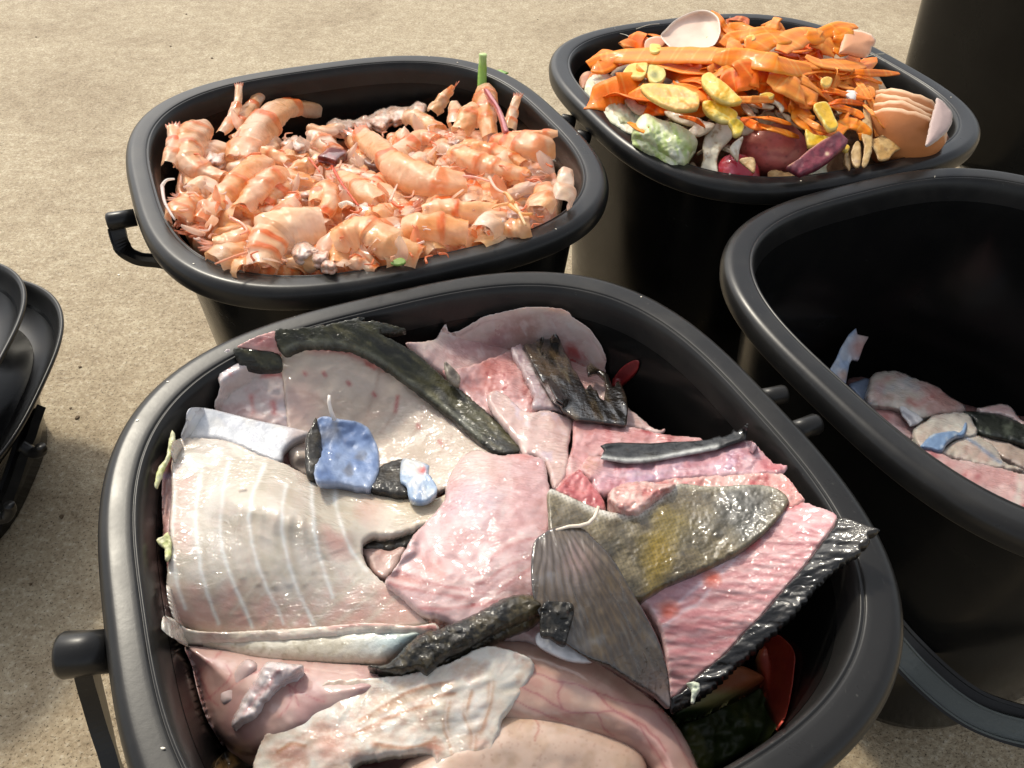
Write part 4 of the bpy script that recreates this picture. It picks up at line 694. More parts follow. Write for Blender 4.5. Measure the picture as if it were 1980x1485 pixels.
# ------------------------------------------------------------------ right bucket: scraps at the bottom
ZR = tps([(1640, 720, -136), (1700, 760, -138), (1800, 800, -140), (1900, 800, -146), (1980, 900, -140), (1800, 900, -128), (1900, 980, -122), (2050, 820, -140), (1990, 1040, -118)])
RK = dict(zf=ZR, key='right')
def c_gw(p): p.base((216, 204, 190)).noise((228, 220, 210), 40, .4, .6, .8).noise((220, 176, 170), 34, .52, .7, .8, 6).noise((196, 206, 220), 30, .6, .8, .5, 9).edge((232, 224, 216), 4, .5)
def c_sp(p): p.base((176, 196, 224)).noise((214, 220, 230), 16, .45, .6, .8).blob((214, 160, 150), 370, 250, 22, .8, 'F').blob((226, 200, 190), 380, 180, 14, .8, 'F').blob((210, 170, 150), 250, 450, 12, .7, 'F')
T1(flap('skin_sliver', [(150, 415), (200, 330), (230, 258), (290, 160), (338, 117), (348, 162), (425, 178), (390, 240), (357, 335), (310, 332), (292, 370), (268, 500), (210, 560)], 'F', L=26, t=2, edge=(.8, 4), g=2.6, color=c_sp, mat='silver', noise=(1.5, 16), fine=(.4, 7), smooth=False, zf=ZR, key=None, tilt=[(1650, 640, 14), (1660, 700, 0), (1600, 720, 0)]), 'bluish white sliver of skin standing up against the left wall of the right bucket', 'fish skin')
T1(flap('fish_scrap', [(285, 510), (350, 478), (430, 470), (440, 660), (380, 640), (330, 570)], 'F', L=4, t=6, dome=(3, 12), g=3.2, color=lambda p: p.base((134, 150, 176)).noise((182, 188, 196), 14), mat='silver', noise=(1, 16), **RK), 'grey blue scrap beside the domed flesh piece in the right bucket', 'fish skin')
def c_f3(p): c_gw(p); p.lines((206, 110, 104), [[(700, 620), (760, 640), (860, 600)]], 6, .6, 'F', 8).blob((214, 150, 144), 960, 580, 40, .7, 'F').lines((232, 222, 214), [[(600, 560), (720, 480)], [(640, 590), (760, 520)]], 2, .6, 'F')
T1(flap('fish_chunk', [(415, 650), (410, 540), (450, 440), (540, 408), (650, 418), (750, 463), (850, 498), (920, 535), (1000, 598), (1085, 650), (1065, 705), (900, 720), (760, 750), (620, 690)], 'F', L=14, t=8, dome=(9, 28), edge=(1, 5), g=3.2, color=c_f3, noise=(1.6, 30), fine=(.3, 9), **RK), 'domed pale flesh chunk at the left of the scraps in the right bucket', 'fish piece')
T1(flap('tail_bit', [(633, 648), (665, 640), (705, 675), (755, 698), (800, 742), (760, 770), (712, 788), (690, 750), (655, 710)], 'F', L=22, t=2, g=2.6, smooth=False, color=lambda p: p.base((224, 224, 228)).noise((150, 150, 160), 8, .5, .6, .7, 3, 40, 5), mat='silver', noise=(.6, 10), nang=40, nst=4, fine=(.6, 6), **RK), 'tiny striped white tail fin bit in the right bucket', 'fin')
T1(flap('fish_scrap', [(400, 625), (520, 632), (630, 645), (670, 720), (745, 790), (760, 880), (690, 860), (560, 770), (470, 700)], 'F', L=13, t=5, g=3.2, color=lambda p: (c_slab(p), p.noise((200, 130, 126), 30)), noise=(1.6, 26), fine=(.3, 9), **RK), 'pink scrap next to the tiny white tail fin in the right bucket', 'fish piece')
T1(flap('fish_scrap', [(735, 800), (820, 748), (880, 708), (1000, 692), (1105, 700), (1145, 760), (1172, 830), (1130, 870), (1000, 860), (900, 870), (800, 950), (735, 890)], 'F', L=19, t=6, dome=(5, 20), g=3.2, color=c_gw, noise=(1.6, 26), fine=(.3, 9), **RK), 'greyish white folded scrap crossed by a blue skin strip in the right bucket', 'fish piece')
T1(flap('blue_skin_strip', [(780, 930), (820, 870), (870, 838), (1000, 818), (1050, 825), (1078, 765), (1102, 770), (1085, 850), (1020, 870), (965, 910), (925, 965), (850, 950)], 'F', L=23, t=3, dome=(2, 8), g=2.8, color=lambda p: p.base((130, 158, 196)).noise((190, 204, 220), 12), mat='silver', noise=(.8, 14), fine=(.3, 7), **RK), 'narrow pale blue skin strip across the white scrap in the right bucket', 'fish skin')
def c_f8(p): c_gw(p); p.mix((206, 190, 172), np.full(len(p.x), .4)).lines((150, 166, 196), [[(1070, 845), (1180, 930), (1330, 1040)]], 3, .8, 'F', 4)
T1(flap('fish_scrap', [(915, 960), (1000, 890), (1080, 842), (1125, 828), (1225, 878), (1300, 940), (1345, 1025), (1440, 1060), (1500, 1100), (1330, 1085), (1200, 1060), (1000, 1010)], 'F', L=17, t=5, dome=(3, 16), g=3.2, color=c_f8, noise=(1.4, 26), fine=(.3, 9), **RK), 'beige flap edged by a thin bluish line in the right bucket', 'fish piece')
T1(flap('dark_skin_piece', [(1060, 690), (1200, 688), (1350, 710), (1490, 770), (1700, 850), (1700, 1000), (1480, 930), (1380, 900), (1170, 845), (1145, 760)], 'F', L=15, t=6, dome=(5, 20), g=3.4, color=lambda p: p.base((40, 44, 40)).noise((82, 88, 78), 12, .5, .7, .8), mat='skin', noise=(1, 30), fine=(.4, 8), **RK), 'thick dark green black skin piece reaching the right edge, in the right bucket', 'fish skin')
T1(flap('fish_scrap', [(1170, 665), (1300, 638), (1392, 648), (1470, 740), (1620, 830), (1500, 800), (1350, 725), (1200, 700)], 'F', L=14, t=6, dome=(3, 12), g=3.2, color=c_slab, noise=(1.4, 26), **RK), 'pink scrap just behind the dark skin piece in the right bucket', 'fish piece')
T1(flap('fish_scrap', [(1170, 850), (1290, 855), (1400, 900), (1500, 940), (1700, 1010), (1700, 1150), (1485, 1090), (1340, 1010), (1240, 930)], 'F', L=12, t=6, dome=(3, 16), g=3.2, color=lambda p: p.base((190, 170, 158)).noise((216, 200, 190), 30), noise=(1.4, 26), **RK), 'dull grey beige scrap below the dark skin piece in the right bucket', 'fish piece')
def c_f12(p): p.base((222, 172, 170)).noise((232, 200, 196), 40, .42, .62, .8).noise((196, 104, 108), 40, .52, .72, .8, 6).lines((236, 226, 216), [[(1475, 1100), (1450, 1250), (1430, 1400)]], 7, .8, 'F', 6).edge((238, 216, 210), 5, .7)
T1(flap('fish_slab', [(750, 915), (900, 955), (1000, 1005), (1110, 1020), (1300, 1062), (1485, 1110), (1700, 1170), (1700, 1560), (1500, 1470), (1300, 1330), (1100, 1200), (900, 1050)], 'F', L=22, t=7, edge=(3, 10), g=3.2, color=c_f12, noise=(2, 40), fine=(.3, 9), ridges=[(fr('F', [(1100, 1020), (1150, 1100), (1330, 1360)]), 9, -3)], **RK), 'large pink slab nearest the rim in the right bucket', 'fish slab')
def c_fl(p): p.base((150, 110, 106)).noise((96, 70, 70), 50)
T1(flap('fish_offal', [(1640, 730), (1900, 790), (2100, 850), (2100, 1100), (1900, 1000), (1750, 900)], L=-4, t=12, g=9, color=c_fl, zf=ZR, key=None), 'dark pink offal underneath the scraps in the right bucket', 'offal')

# ------------------------------------------------------------------ shrimp bucket
ZS = tps([(700, 250, -38), (450, 250, -20), (370, 300, -10), (340, 420, -6), (420, 500, -6), (700, 400, -8), (950, 300, -12), (1000, 420, -8), (600, 500, -8), (1050, 260, -12), (900, 220, -22), (800, 480, -6)])
SK = dict(zf=ZS, key='shrimp')
o = flap('shrimp_mush', [(345, 320), (440, 270), (700, 262), (900, 240), (1050, 290), (1085, 400), (980, 480), (700, 525), (520, 530), (420, 510), (350, 430)], L=-12, t=30, edge=(8, 25), g=6, noise=(4, 26), fine=(1.5, 9), color=lambda p: p.base((246, 170, 118)).noise((250, 206, 176), 14, .45, .6, .8).noise((232, 124, 76), 20, .5, .7, .7, 6), mat='flesh', zf=ZS, key=None)
tag(o, 'soft orange mush of shrimp scraps between the shells', 'shrimp scraps', None, 'stuff')
def prawn_shell(C, R, nseg=6, bands=True, arc=112, seed=0, pale=0, parent=None, name='tail_shell', up=(0, 0, 1)):
    """segmented, crumpled half tube along C (world points), open and torn underneath"""
    rg = np.random.RandomState(seed); C = crom(C, False, 8); C = resample(C, .0015, False); n = len(C)
    Tn = np.gradient(C, axis=0); Tn /= np.linalg.norm(Tn, axis=1)[:, None]
    V, Cc, F = [], [], []; NA = 19; up = np.array(up, float); roll = rg.uniform(-.5, .5)
    aL = arc * rg.uniform(.75, 1.15, nseg + 1); aR = arc * rg.uniform(.75, 1.15, nseg + 1); bst = rg.uniform(.3, 1, nseg + 1) * (rg.rand(nseg + 1) < .55); fl = rg.uniform(.94, 1.12, nseg + 1)
    ph = rg.rand(4) * 6.28; hue = np.array([255, 196, 138.]) + rg.uniform(-1, 1) * np.array([2, 12, 18.])
    for i in range(n):
        u_ = i / (n - 1); q = u_ * nseg; sg = min(int(q), nseg - 1); f = q - sg
        r = 1.12 * R * (1 - .4 * u_ ** 1.5) * (.84 + .16 * min(u_ * 5, 1)) * (.90 + .16 * f) * fl[sg]
        s = np.cross(Tn[i], up); s /= np.linalg.norm(s) + 1e-9; u = np.cross(s, Tn[i])
        s, u = s * math.cos(roll) + u * math.sin(roll), -s * math.sin(roll) + u * math.cos(roll)
        lobe = 1 + .2 * math.sin(math.pi * f)
        for k in range(NA):
            v = k / (NA - 1) * 2 - 1; a = math.radians(v * (aR[sg] if v > 0 else aL[sg]) * lobe)
            cr_ = 1 + .05 * math.sin(3 * a + ph[0] + 9 * u_) + .05 * math.sin(5 * a - 14 * u_ + ph[1]) + .015 * rg.randn()
            flat = 1 - .16 * max(0, math.cos(a)) ** 2
            V.append(C[i] + r * cr_ * (math.sin(a) * s * 1.04 + math.cos(a) * u * flat))
            pl = np.clip(pale + .35 * math.sin(2 * a + ph[2] + 5 * u_), -.3, 1)
            base = hue * (1 - pl) + np.array([255, 226, 202.]) * pl
            wob = .05 * math.sin(4 * a + ph[3]); m = np.clip((f + wob - .56) / .10, 0, 1) * np.clip((1.04 - f) / .08, 0, 1) * (1.0 * bst[sg] if bands else .15) * (.4 + .6 * abs(math.cos(a)))
            c = base * (1 - m) + np.array([242, 106, 28.]) * m
            e = abs(v) ** 3 * .7; c = c * (1 - e) + np.array([254, 226, 200.]) * e
            Cc.append(c + rg.randn() * 4)
    for i in range(n - 1):
        for k in range(NA - 1): F.append((i * NA + k, i * NA + k + 1, (i + 1) * NA + k + 1, (i + 1) * NA + k))
    return mesh_obj(name, V, F, MAT['shell'], parent, np.array(Cc)), C, Tn
def blade(parent, base, d, side, L_, W_, name, col=(238, 170, 130), tip=(206, 120, 84), mat='shell', curl=.2):
    d = d / np.linalg.norm(d); side = side / np.linalg.norm(side); u = np.cross(side, d); V = []; C_ = []; F = []; K = 9
    for i in range(K):
        t_ = i / (K - 1); w_ = W_ * math.sin(math.pi * min(.12 + t_ * .86, 1)) ** .8
        for j in range(5):
            v = (j / 4 * 2 - 1); V.append(base + d * t_ * L_ + side * v * w_ + u * (-(v * v) * W_ * .35 + curl * L_ * t_ * t_)); C_.append(np.array(col) * (1 - t_) + np.array(tip) * t_ + (12 if j == 2 else 0))
    for i in range(K - 1):
        for j in range(4): F.append((i * 5 + j, i * 5 + j + 1, (i + 1) * 5 + j + 1, (i + 1) * 5 + j))
    return mesh_obj(name, V, F, MAT[mat], parent, np.array(C_))
def shrimp(px, py, R_px, label, seed, z=None, fan=True, pale=0, nseg=6, arc=112, L=6, bands=True, up=(0, 0, 1), group=None, legs=False):
    x = np.array(px, float); y = np.array(py, float); zz = ZS(x, y) + L / 1000 + (0 if z is None else np.array(z) / 1000)
    W = unproj(x, y, zz); R = R_px / 2780. * 1.12
    t = empty('shrimp_shell', W.mean(0), label, 'shrimp shell', group)
    o, C, Tn = prawn_shell(W, R, nseg, bands, arc, seed, pale, t, 'tail_shell', up)
    e, d = C[-1], Tn[-1]; s = np.cross(d, np.array(up, float)); s /= np.linalg.norm(s) + 1e-9
    if fan:
        for k in (-1, -.45, .45, 1): blade(t, e - d * .002, d + s * k * .55, s * (1 - .2 * abs(k)) - d * .3 * k, R * 1.9, R * .36, 'tail_fan_blade', curl=.12 * (1 + k * .4))
        blade(t, e - d * .002, d, s, R * 1.7, R * .22, 'telson', curl=.25)
    if legs:
        for k in range(4):
            b0 = C[int(len(C) * (.1 + .2 * k))] - np.array([0, 0, R * .3]); P = [b0, b0 + s * R * 1.0 + Tn[0] * .002 * k, b0 + s * R * 1.5 - d * R * .4 - np.array([0, 0, R * .3])]
            sweep('leg', crom(P, False, 4), [.0009, .0009, .0008, .0008, .0007, .0006, .0005, .0004, .0003], MAT['shell'], t, np.tile((246, 170, 120), (9, 1)), nc=6)
    return t
SH = [  # spine in frame coordinates, radius px, label
 ('S', [(600, 590), (680, 440), (780, 300), (930, 190), (1150, 190)], 27, 'big striped shrimp shell arched at the back left of the heap', dict(z=[-2, 2, 6, 8, 0], fan=False, nseg=6, pale=.3)),
 ('S', [(560, 340), (640, 240), (710, 150), (750, 85)], 14, 'narrow dark tipped shrimp shell pointing up left of the big arched one', dict(z=[0, 4, 8, 12], pale=.5, nseg=4)),
 ('S', [(470, 370), (540, 280), (590, 150), (600, 30)], 9, 'thin upright shrimp tail spike, leftmost at the back wall', dict(z=[0, 5, 14, 22], fan=True, nseg=3, pale=.5)),
 ('S', [(330, 330), (250, 430), (240, 560), (340, 640), (500, 700)], 22, 'shrimp shell curled along the left wall below the spiky tips', dict(pale=.3, z=[4, 4, 2, 0, 0], fan=False)),
 ('S', [(800, 580), (680, 650), (560, 760), (440, 880), (330, 1010)], 19, 'long banded shrimp shell slanting down left, left of centre', dict(z=[4, 4, 4, 3, 0], legs=True)),
 ('S', [(900, 660), (800, 720), (700, 820), (610, 920)], 21, 'open tubed shrimp shell parallel to the long banded one', dict(z=[6, 6, 5, 4], fan=False, nseg=4, pale=.3)),
 ('S', [(1200, 1020), (1000, 1050), (860, 1100), (780, 1220), (760, 1360)], 29, 'largest pale shrimp shell curling at the near left rim', dict(z=[4, 6, 6, 4, 0], fan=False, pale=.5)),
 ('S', [(980, 880), (900, 980), (800, 1100), (700, 1200), (640, 1340)], 17, 'pale shrimp shell wedge above the largest one', dict(z=[5, 4, 2, 0, 0], fan=False, pale=.6, nseg=4)),
 ('S', [(1150, 600), (1060, 600), (960, 660)], 12, 'short bright coral shrimp tail near the centre left', dict(z=[5, 5, 3], nseg=3, bands=True)),
 ('S', [(760, 500), (850, 520), (950, 580)], 11, 'small orange shrimp shell beside the coral tail', dict(z=[5, 5, 3], nseg=3)),
 ('T', [(110, 1170), (330, 1090), (520, 1180), (720, 1260)], 28, 'deep orange shrimp shell tapering right along the near rim', dict(z=[2, 6, 4, 0], fan=False, nseg=7, pale=-.25)),
 ('T', [(600, 1080), (750, 1060), (900, 1060), (1050, 1080)], 26, 'wide banded shrimp shell standing at the near rim, right half', dict(z=[2, 5, 5, 3], fan=False, nseg=3, arc=125)),
 ('T', [(740, 960), (900, 930), (1080, 930), (1280, 940)], 20, 'long flat shrimp shell above the wide banded one', dict(z=[2, 4, 4, 3], fan=False, nseg=4)),
 ('T', [(1030, 740), (850, 730), (700, 690), (560, 620), (450, 520), (290, 370)], 24, 'long curved shrimp shell with raised tail fan in the middle', dict(z=[4, 8, 10, 12, 12, 14], nseg=7, pale=.15)),
 ('T', [(420, 860), (330, 800), (240, 730), (150, 680)], 18, 'shrimp shell with two dark orange bands, centre of the heap', dict(z=[5, 7, 6, 4], nseg=4)),
 ('T', [(1640, 470), (1540, 470), (1400, 450), (1260, 430)], 24, 'broad banded shrimp shell at the right wall', dict(z=[8, 10, 8, 4], fan=False, nseg=4)),
 ('T', [(1700, 370), (1560, 370), (1380, 370)], 9, 'thin shrimp tail lying along the top of the broad banded shell', dict(z=[16, 16, 14], nseg=3)),
 ('T', [(960, 500), (1100, 560), (1280, 620), (1480, 680)], 18, 'long shrimp shell slanting down right below the broad banded one', dict(z=[8, 8, 6, 3], legs=True)),
 ('T', [(1030, 470), (1180, 490), (1330, 530), (1460, 600)], 17, 'orange streaked shrimp shell between the two long right ones', dict(z=[8, 8, 6, 4], fan=False, pale=-.15)),
 ('T', [(1180, 60), (1190, 180), (1200, 300), (1220, 400)], 19, 'upright banded shrimp shell with a red side, near the green stalk', dict(z=[14, 10, 6, 0], fan=False, nseg=4, arc=125)),
 ('T', [(1120, 200), (1060, 270), (990, 360)], 20, 'amber shrimp shell left of the upright banded one', dict(z=[8, 6, 2], fan=False, nseg=2, pale=-.3)),
 ('T', [(1360, 350), (1370, 250), (1390, 170), (1410, 110)], 10, 'small upright shrimp tail at the right back wall', dict(z=[0, 6, 10, 14], nseg=3, pale=.3)),
 ('T', [(800, 220), (850, 160), (900, 90), (950, 40)], 12, 'dark tipped shrimp tail pointing up at the back wall centre', dict(z=[0, 4, 10, 16], nseg=3, pale=.1)),
 ('T', [(960, 310), (970, 230), (960, 160)], 14, 'short glossy shrimp shell right of the dark tipped tail', dict(z=[2, 6, 8], fan=False, nseg=2, pale=.4)),
 ('T', [(640, 250), (740, 290), (860, 350)], 20, 'orange shrimp shell with a bright ridge below the dark tipped tail', dict(z=[2, 4, 2], nseg=3)),
 ('T', [(1560, 940), (1600, 840), (1600, 760)], 20, 'round amber shrimp shell plate at the right rim', dict(z=[6, 8, 8], fan=False, nseg=2, pale=.1)),
 ('T', [(1720, 880), (1750, 760), (1760, 640)], 16, 'clear whitish shrimp shell plate standing at the right rim', dict(z=[6, 10, 14], fan=False, nseg=2, pale=1, bands=False)),
 ('T', [(420, 620), (560, 520), (700, 400), (820, 420)], 20, 'pale shrimp head shell behind the long curved one', dict(z=[2, 4, 4, 2], fan=False, nseg=3, pale=.5)),
 ('S', [(1160, 880), (1220, 760), (1260, 860), (1200, 960)], 15, 'ring shaped shrimp shell in the centre of the heap', dict(z=[6, 9, 8, 4], fan=False, nseg=4)),
 ('S', [(700, 1090), (560, 1140), (420, 1160)], 14, 'straight pinkish shrimp shell near the left rim', dict(z=[4, 4, 3], nseg=4, pale=.2)),
 ('S', [(420, 1300), (540, 1240), (640, 1180)], 20, 'pink shrimp shell lowest at the left rim corner', dict(z=[0, 1, 0], fan=False, nseg=3, pale=.3)),
 ('S', [(150, 980), (210, 900), (320, 860)], 19, 'orange flushed shrimp shell touching the left wall', dict(z=[2, 3, 2], fan=False, nseg=3)),
 ('S', [(280, 780), (360, 740), (440, 800)], 17, 'small rounded clear shrimp shell above the orange flushed one', dict(z=[3, 4, 3], fan=False, nseg=2, pale=.7, bands=False)),
 ('S', [(100, 600), (140, 480), (130, 330)], 13, 'hollow shrimp shell at the far left wall', dict(z=[2, 6, 10], nseg=3, pale=.4)),
 ('S', [(1330, 350), (1230, 370), (1120, 330)], 18, 'translucent shrimp shell right of the big arched one', dict(z=[0, 2, 2], fan=False, nseg=3, pale=.6)),
]
for i, (f_, pts, R_, lab, kw) in enumerate(SH):
    q = fr(f_, pts); pts_x = [a[0] for a in q]; pts_y = [a[1] for a in q]
    shrimp(pts_x, pts_y, R_, lab, i, **kw)
# random shells filling the heap
poly = np.array([(335, 300), (440, 250), (700, 262), (900, 235), (1050, 270), (1095, 390), (980, 485), (700, 530), (480, 535), (400, 500), (340, 430)], float)
rr = random.Random(11); k = 0; pos = []
while k < 125:
    x, y = rr.uniform(320, 1100), rr.uniform(225, 530)
    if not inside(np.array([x]), np.array([y]), poly)[0]: continue
    if any((x - a) ** 2 + (2 * (y - b)) ** 2 < 34 ** 2 for a, b in pos): 
        if rr.random() < .93: continue
    pos.append((x, y)); a = rr.uniform(0, 2 * math.pi); Ln = rr.uniform(22, 62); bd = rr.uniform(-.5, .9); Rp = rr.uniform(9, 21)
    px_ = [x - math.cos(a) * Ln, x - math.sin(bd) * Ln * .3 * math.sin(a), x + math.cos(a) * Ln]; py_ = [y - math.sin(a) * Ln * .6, y - bd * Ln * .3, y + math.sin(a) * Ln * .6]
    px_ = [min(max(v, 335), 1085) for v in px_]; py_ = [min(max(v, 215), 528) for v in py_]
    if not inside(np.array(px_), np.array(py_), poly).all(): continue
    if abs(px_[0] - px_[2]) + abs(py_[0] - py_[2]) < 20: continue
    shrimp(px_, py_, Rp, 'orange banded shrimp shell scrap tangled among the others in the heap', 100 + k, z=[rr.uniform(-4, 6), rr.uniform(-2, 3), rr.uniform(-5, 4)], fan=rr.random() < .35 and max(py_) < 490, pale=rr.uniform(-.3, 1), nseg=rr.choice([1, 2, 2, 3, 4]), L=rr.uniform(-3, 5), group='small shrimp shell scraps')
    k += 1
# pointed shards and clear flakes standing out of the heap
for i in range(70):
    while True:
        x, y = rr.uniform(335, 1090), rr.uniform(240, 520)
        if inside(np.array([x]), np.array([y]), poly)[0]: break
    B_ = unproj(x, y, ZS(np.array([x]), np.array([y]))[0] + .006); a = rr.uniform(0, 6.28); d_ = np.array([math.cos(a), math.sin(a), rr.uniform(.3, 1.4)]); s_ = np.cross(d_, [0, 0, 1.]); pl_ = rr.random()
    tag(blade(None, B_, d_, s_, rr.uniform(.008, .02), rr.uniform(.0025, .007), 'shell_shard', col=(255, 190 + 30 * pl_, 140 + 60 * pl_), tip=(250, 216 - 70 * (pl_ < .3), 190 - 100 * (pl_ < .3)), curl=rr.uniform(-.3, .4)), 'small pointed clear orange flake sticking out between the shrimp shells', 'shell flake', 'pointed shell flakes')
# flesh bits, legs, feelers
def c_fb(p): p.base((236, 196, 176)).noise((250, 226, 210), 8, .45, .6, .8).noise((226, 150, 110), 9, .55, .7, .7, 6)
def bit(x, y, r, col, lab, nm='shrimp_flesh', L=8, zf=ZS, mat='flesh', cat='shrimp', grp=None, sd=0, dm=4, yr=.7, n=9, tex=1.2):
    r2 = random.Random(sd); out = [(x + r * (1 + r2.uniform(-.3, .3)) * math.cos(2 * math.pi * k / n), y + yr * r * (1 + r2.uniform(-.3, .3)) * math.sin(2 * math.pi * k / n)) for k in range(n)]
    return tag(flap(nm, out, L=L, t=4, dome=(dm, r * .6), g=2.8, color=col, mat=mat, noise=(tex, 9), fine=(tex * .5, 4), zf=zf, key=None, edge=(1, 4), seed=sd), lab, cat, grp)
for i, (f_, x, y, r) in enumerate([('S', 1330, 310, 24), ('T', 300, 290, 22), ('T', 430, 260, 26), ('T', 560, 220, 26), ('T', 680, 200, 24), ('S', 1000, 430, 22), ('S', 1060, 1200, 26), ('S', 1180, 1250, 22), ('T', 60, 1300, 18), ('T', 950, 420, 16), ('T', 640, 540, 22), ('S', 420, 540, 22), ('T', 560, 1030, 12), ('S', 1080, 800, 12), ('T', 1400, 940, 26), ('T', 1250, 1000, 22)]):
    (q,) = fr(f_, [(x, y)])
    bit(q[0], q[1], r, c_fb, 'lumpy whitish shrimp flesh bit among the orange shells', L=7, sd=i, grp='shrimp flesh bits', dm=6)
(q,) = fr('T', [(90, 510)])
bit(q[0], q[1], 27, lambda p: p.base((150, 62, 58)).noise((110, 40, 44), 14, .5, .65, .8), 'dark red liver lump near the centre of the shrimp heap', nm='liver_lump', L=14, sd=40, cat='organ', mat='organ', tex=.4, yr=.55)
(q,) = fr('T', [(380, 560)])
bit(q[0], q[1], 20, lambda p: p.base((130, 70, 64)).noise((160, 130, 110), 9), 'dark brownish scrap just right of the liver lump', nm='liver_scrap', L=10, sd=41, cat='organ', mat='organ', yr=.6)
T1(flap('red_skin_strip', [(1170, 35), (1210, 45), (1260, 120), (1300, 190), (1330, 270), (1352, 350), (1310, 350), (1285, 260), (1250, 170), (1200, 100)], 'T', L=22, t=3, dome=(2, 6), g=2.6, color=lambda p: p.base((196, 84, 90)).noise((226, 140, 140), 12), mat='organ', zf=ZS, key=None, tilt=[(930, 170, 8), (960, 250, 0), (990, 255, 0)]), 'crimson strip lying on the upright shell beside the green stalk', 'skin strip')
T1(flap('red_scrap', [(860, 880), (900, 868), (945, 872), (962, 905), (935, 925), (880, 905)], 'T', L=12, t=3, dome=(3, 7), g=2.6, color=lambda p: p.base((214, 70, 66)).noise((236, 120, 100), 8), mat='organ', zf=ZS, key=None), 'small bright red bit in the right half of the shrimp heap', 'skin strip')
LEG = [('T', [(80, 600), (150, 720), (230, 830), (270, 880)], (232, 92, 52), .0011), ('T', [(1020, 670), (1120, 680), (1220, 710)], (250, 190, 170), .001), ('T', [(1210, 680), (1260, 760), (1340, 800)], (250, 214, 190), .0013), ('S', [(50, 740), (80, 700), (140, 690)], (246, 236, 226), .0012),
       ('S', [(50, 740), (70, 860), (140, 980)], (240, 226, 220), .0012), ('S', [(540, 970), (620, 1010), (660, 1060), (610, 1090)], (250, 190, 160), .0012), ('S', [(1100, 540), (1130, 570), (1180, 640)], (240, 120, 80), .001), ('T', [(140, 880), (190, 860), (240, 880)], (250, 240, 224), .0018),
       ('T', [(1380, 860), (1340, 800), (1310, 790)], (248, 200, 130), .0016), ('T', [(1360, 880), (1440, 940), (1520, 940)], (250, 190, 110), .0016), ('T', [(1400, 880), (1440, 960), (1470, 1020)], (252, 220, 170), .0014), ('T', [(1350, 870), (1280, 880), (1230, 900)], (250, 200, 140), .0013),
       ('S', [(660, 1220), (560, 1250), (430, 1300)], (250, 180, 140), .0009), ('T', [(520, 860), (560, 890), (600, 890)], (240, 120, 60), .0013), ('T', [(500, 850), (520, 800), (550, 730)], (250, 220, 200), .0012), ('S', [(760, 510), (690, 510), (640, 540)], (246, 160, 110), .001)]
for i, (f_, pts, c_, r_) in enumerate(LEG):
    q = np.array(fr(f_, pts)); q = crom(q, False, 4); W = unproj(q[:, 0], q[:, 1], ZS(q[:, 0], q[:, 1]) + .018)
    tag(sweep('thin_feeler', W, [r_ * (1 - .6 * j / len(W)) for j in range(len(W))], MAT['shell'], None, np.tile(c_, (len(W), 1)), nc=7), 'thin loose shrimp feeler lying on top of the shells', 'shrimp feeler', 'loose shrimp feelers')
rr = random.Random(5)
for i in range(120):
    x, y = rr.uniform(340, 1080), rr.uniform(250, 520)
    if not inside(np.array([x]), np.array([y]), poly)[0]: continue
    a = rr.uniform(0, 6.3); l_ = rr.uniform(10, 32); q = crom(np.array([(x, y), (x + l_ * .6 * math.cos(a), y + l_ * .4 * math.sin(a)), (x + l_ * math.cos(a + .6), y + l_ * .6 * math.sin(a + .6))]), False, 3)
    W = unproj(q[:, 0], q[:, 1], ZS(q[:, 0], q[:, 1]) + np.linspace(.014, rr.uniform(.008, .022), len(q)))
    tag(sweep('thin_feeler', W, [.0008 * (1 - .7 * j / len(W)) for j in range(len(W))], MAT['shell'], None, np.tile(rr.choice([(250, 200, 170), (240, 140, 90), (250, 226, 210)]), (len(W), 1)), nc=6), 'thin loose shrimp feeler lying on top of the shells', 'shrimp feeler', 'loose shrimp feelers')
# green stalk
GS = empty('celery_stalk', pp([(936, 150)], -.002)[0], 'bright green leafy stalk sticking up at the back right corner of the shrimp heap', 'celery stalk')
def c_gs(p): p.base((158, 196, 96)).noise((120, 168, 60), 8, .45, .6, .8, 3, 85, 3)
stP = pp([(931, 190), (932, 160), (933, 130), (934, 105)], [-.012, -.004, .006, .016])
stC = np.array([(170, 200, 110), (150, 196, 80), (160, 206, 90), (196, 222, 140)], float)
sweep('stalk', stP, [.0034, .0036, .0034, .0032], MAT['veg'], GS, stC, nc=12)
for pl in ([(896, 142), (910, 140), (928, 146), (938, 158), (926, 164), (912, 156), (902, 150)], [(938, 150), (950, 136), (968, 134), (984, 140), (972, 144), (956, 152), (944, 160)]):
    flap('leaf', pl, L=12, t=1, g=2.4, edge=(.3, 2), smooth=False, color=lambda p: p.base((112, 160, 44)).noise((150, 190, 70), 8), mat='veg', zf=ZS, key=None, parent=GS, noise=(1, 8))
tag(flap('green_leaf_scrap', [(755, 508), (765, 500), (778, 498), (785, 506), (770, 512)], L=14, t=1, g=2.2, edge=(.3, 2), color=lambda p: p.base((120, 150, 60)), mat='veg', zf=ZS, key=None), 'tiny green leaf scrap at the near rim of the shrimp bucket', 'leaf')

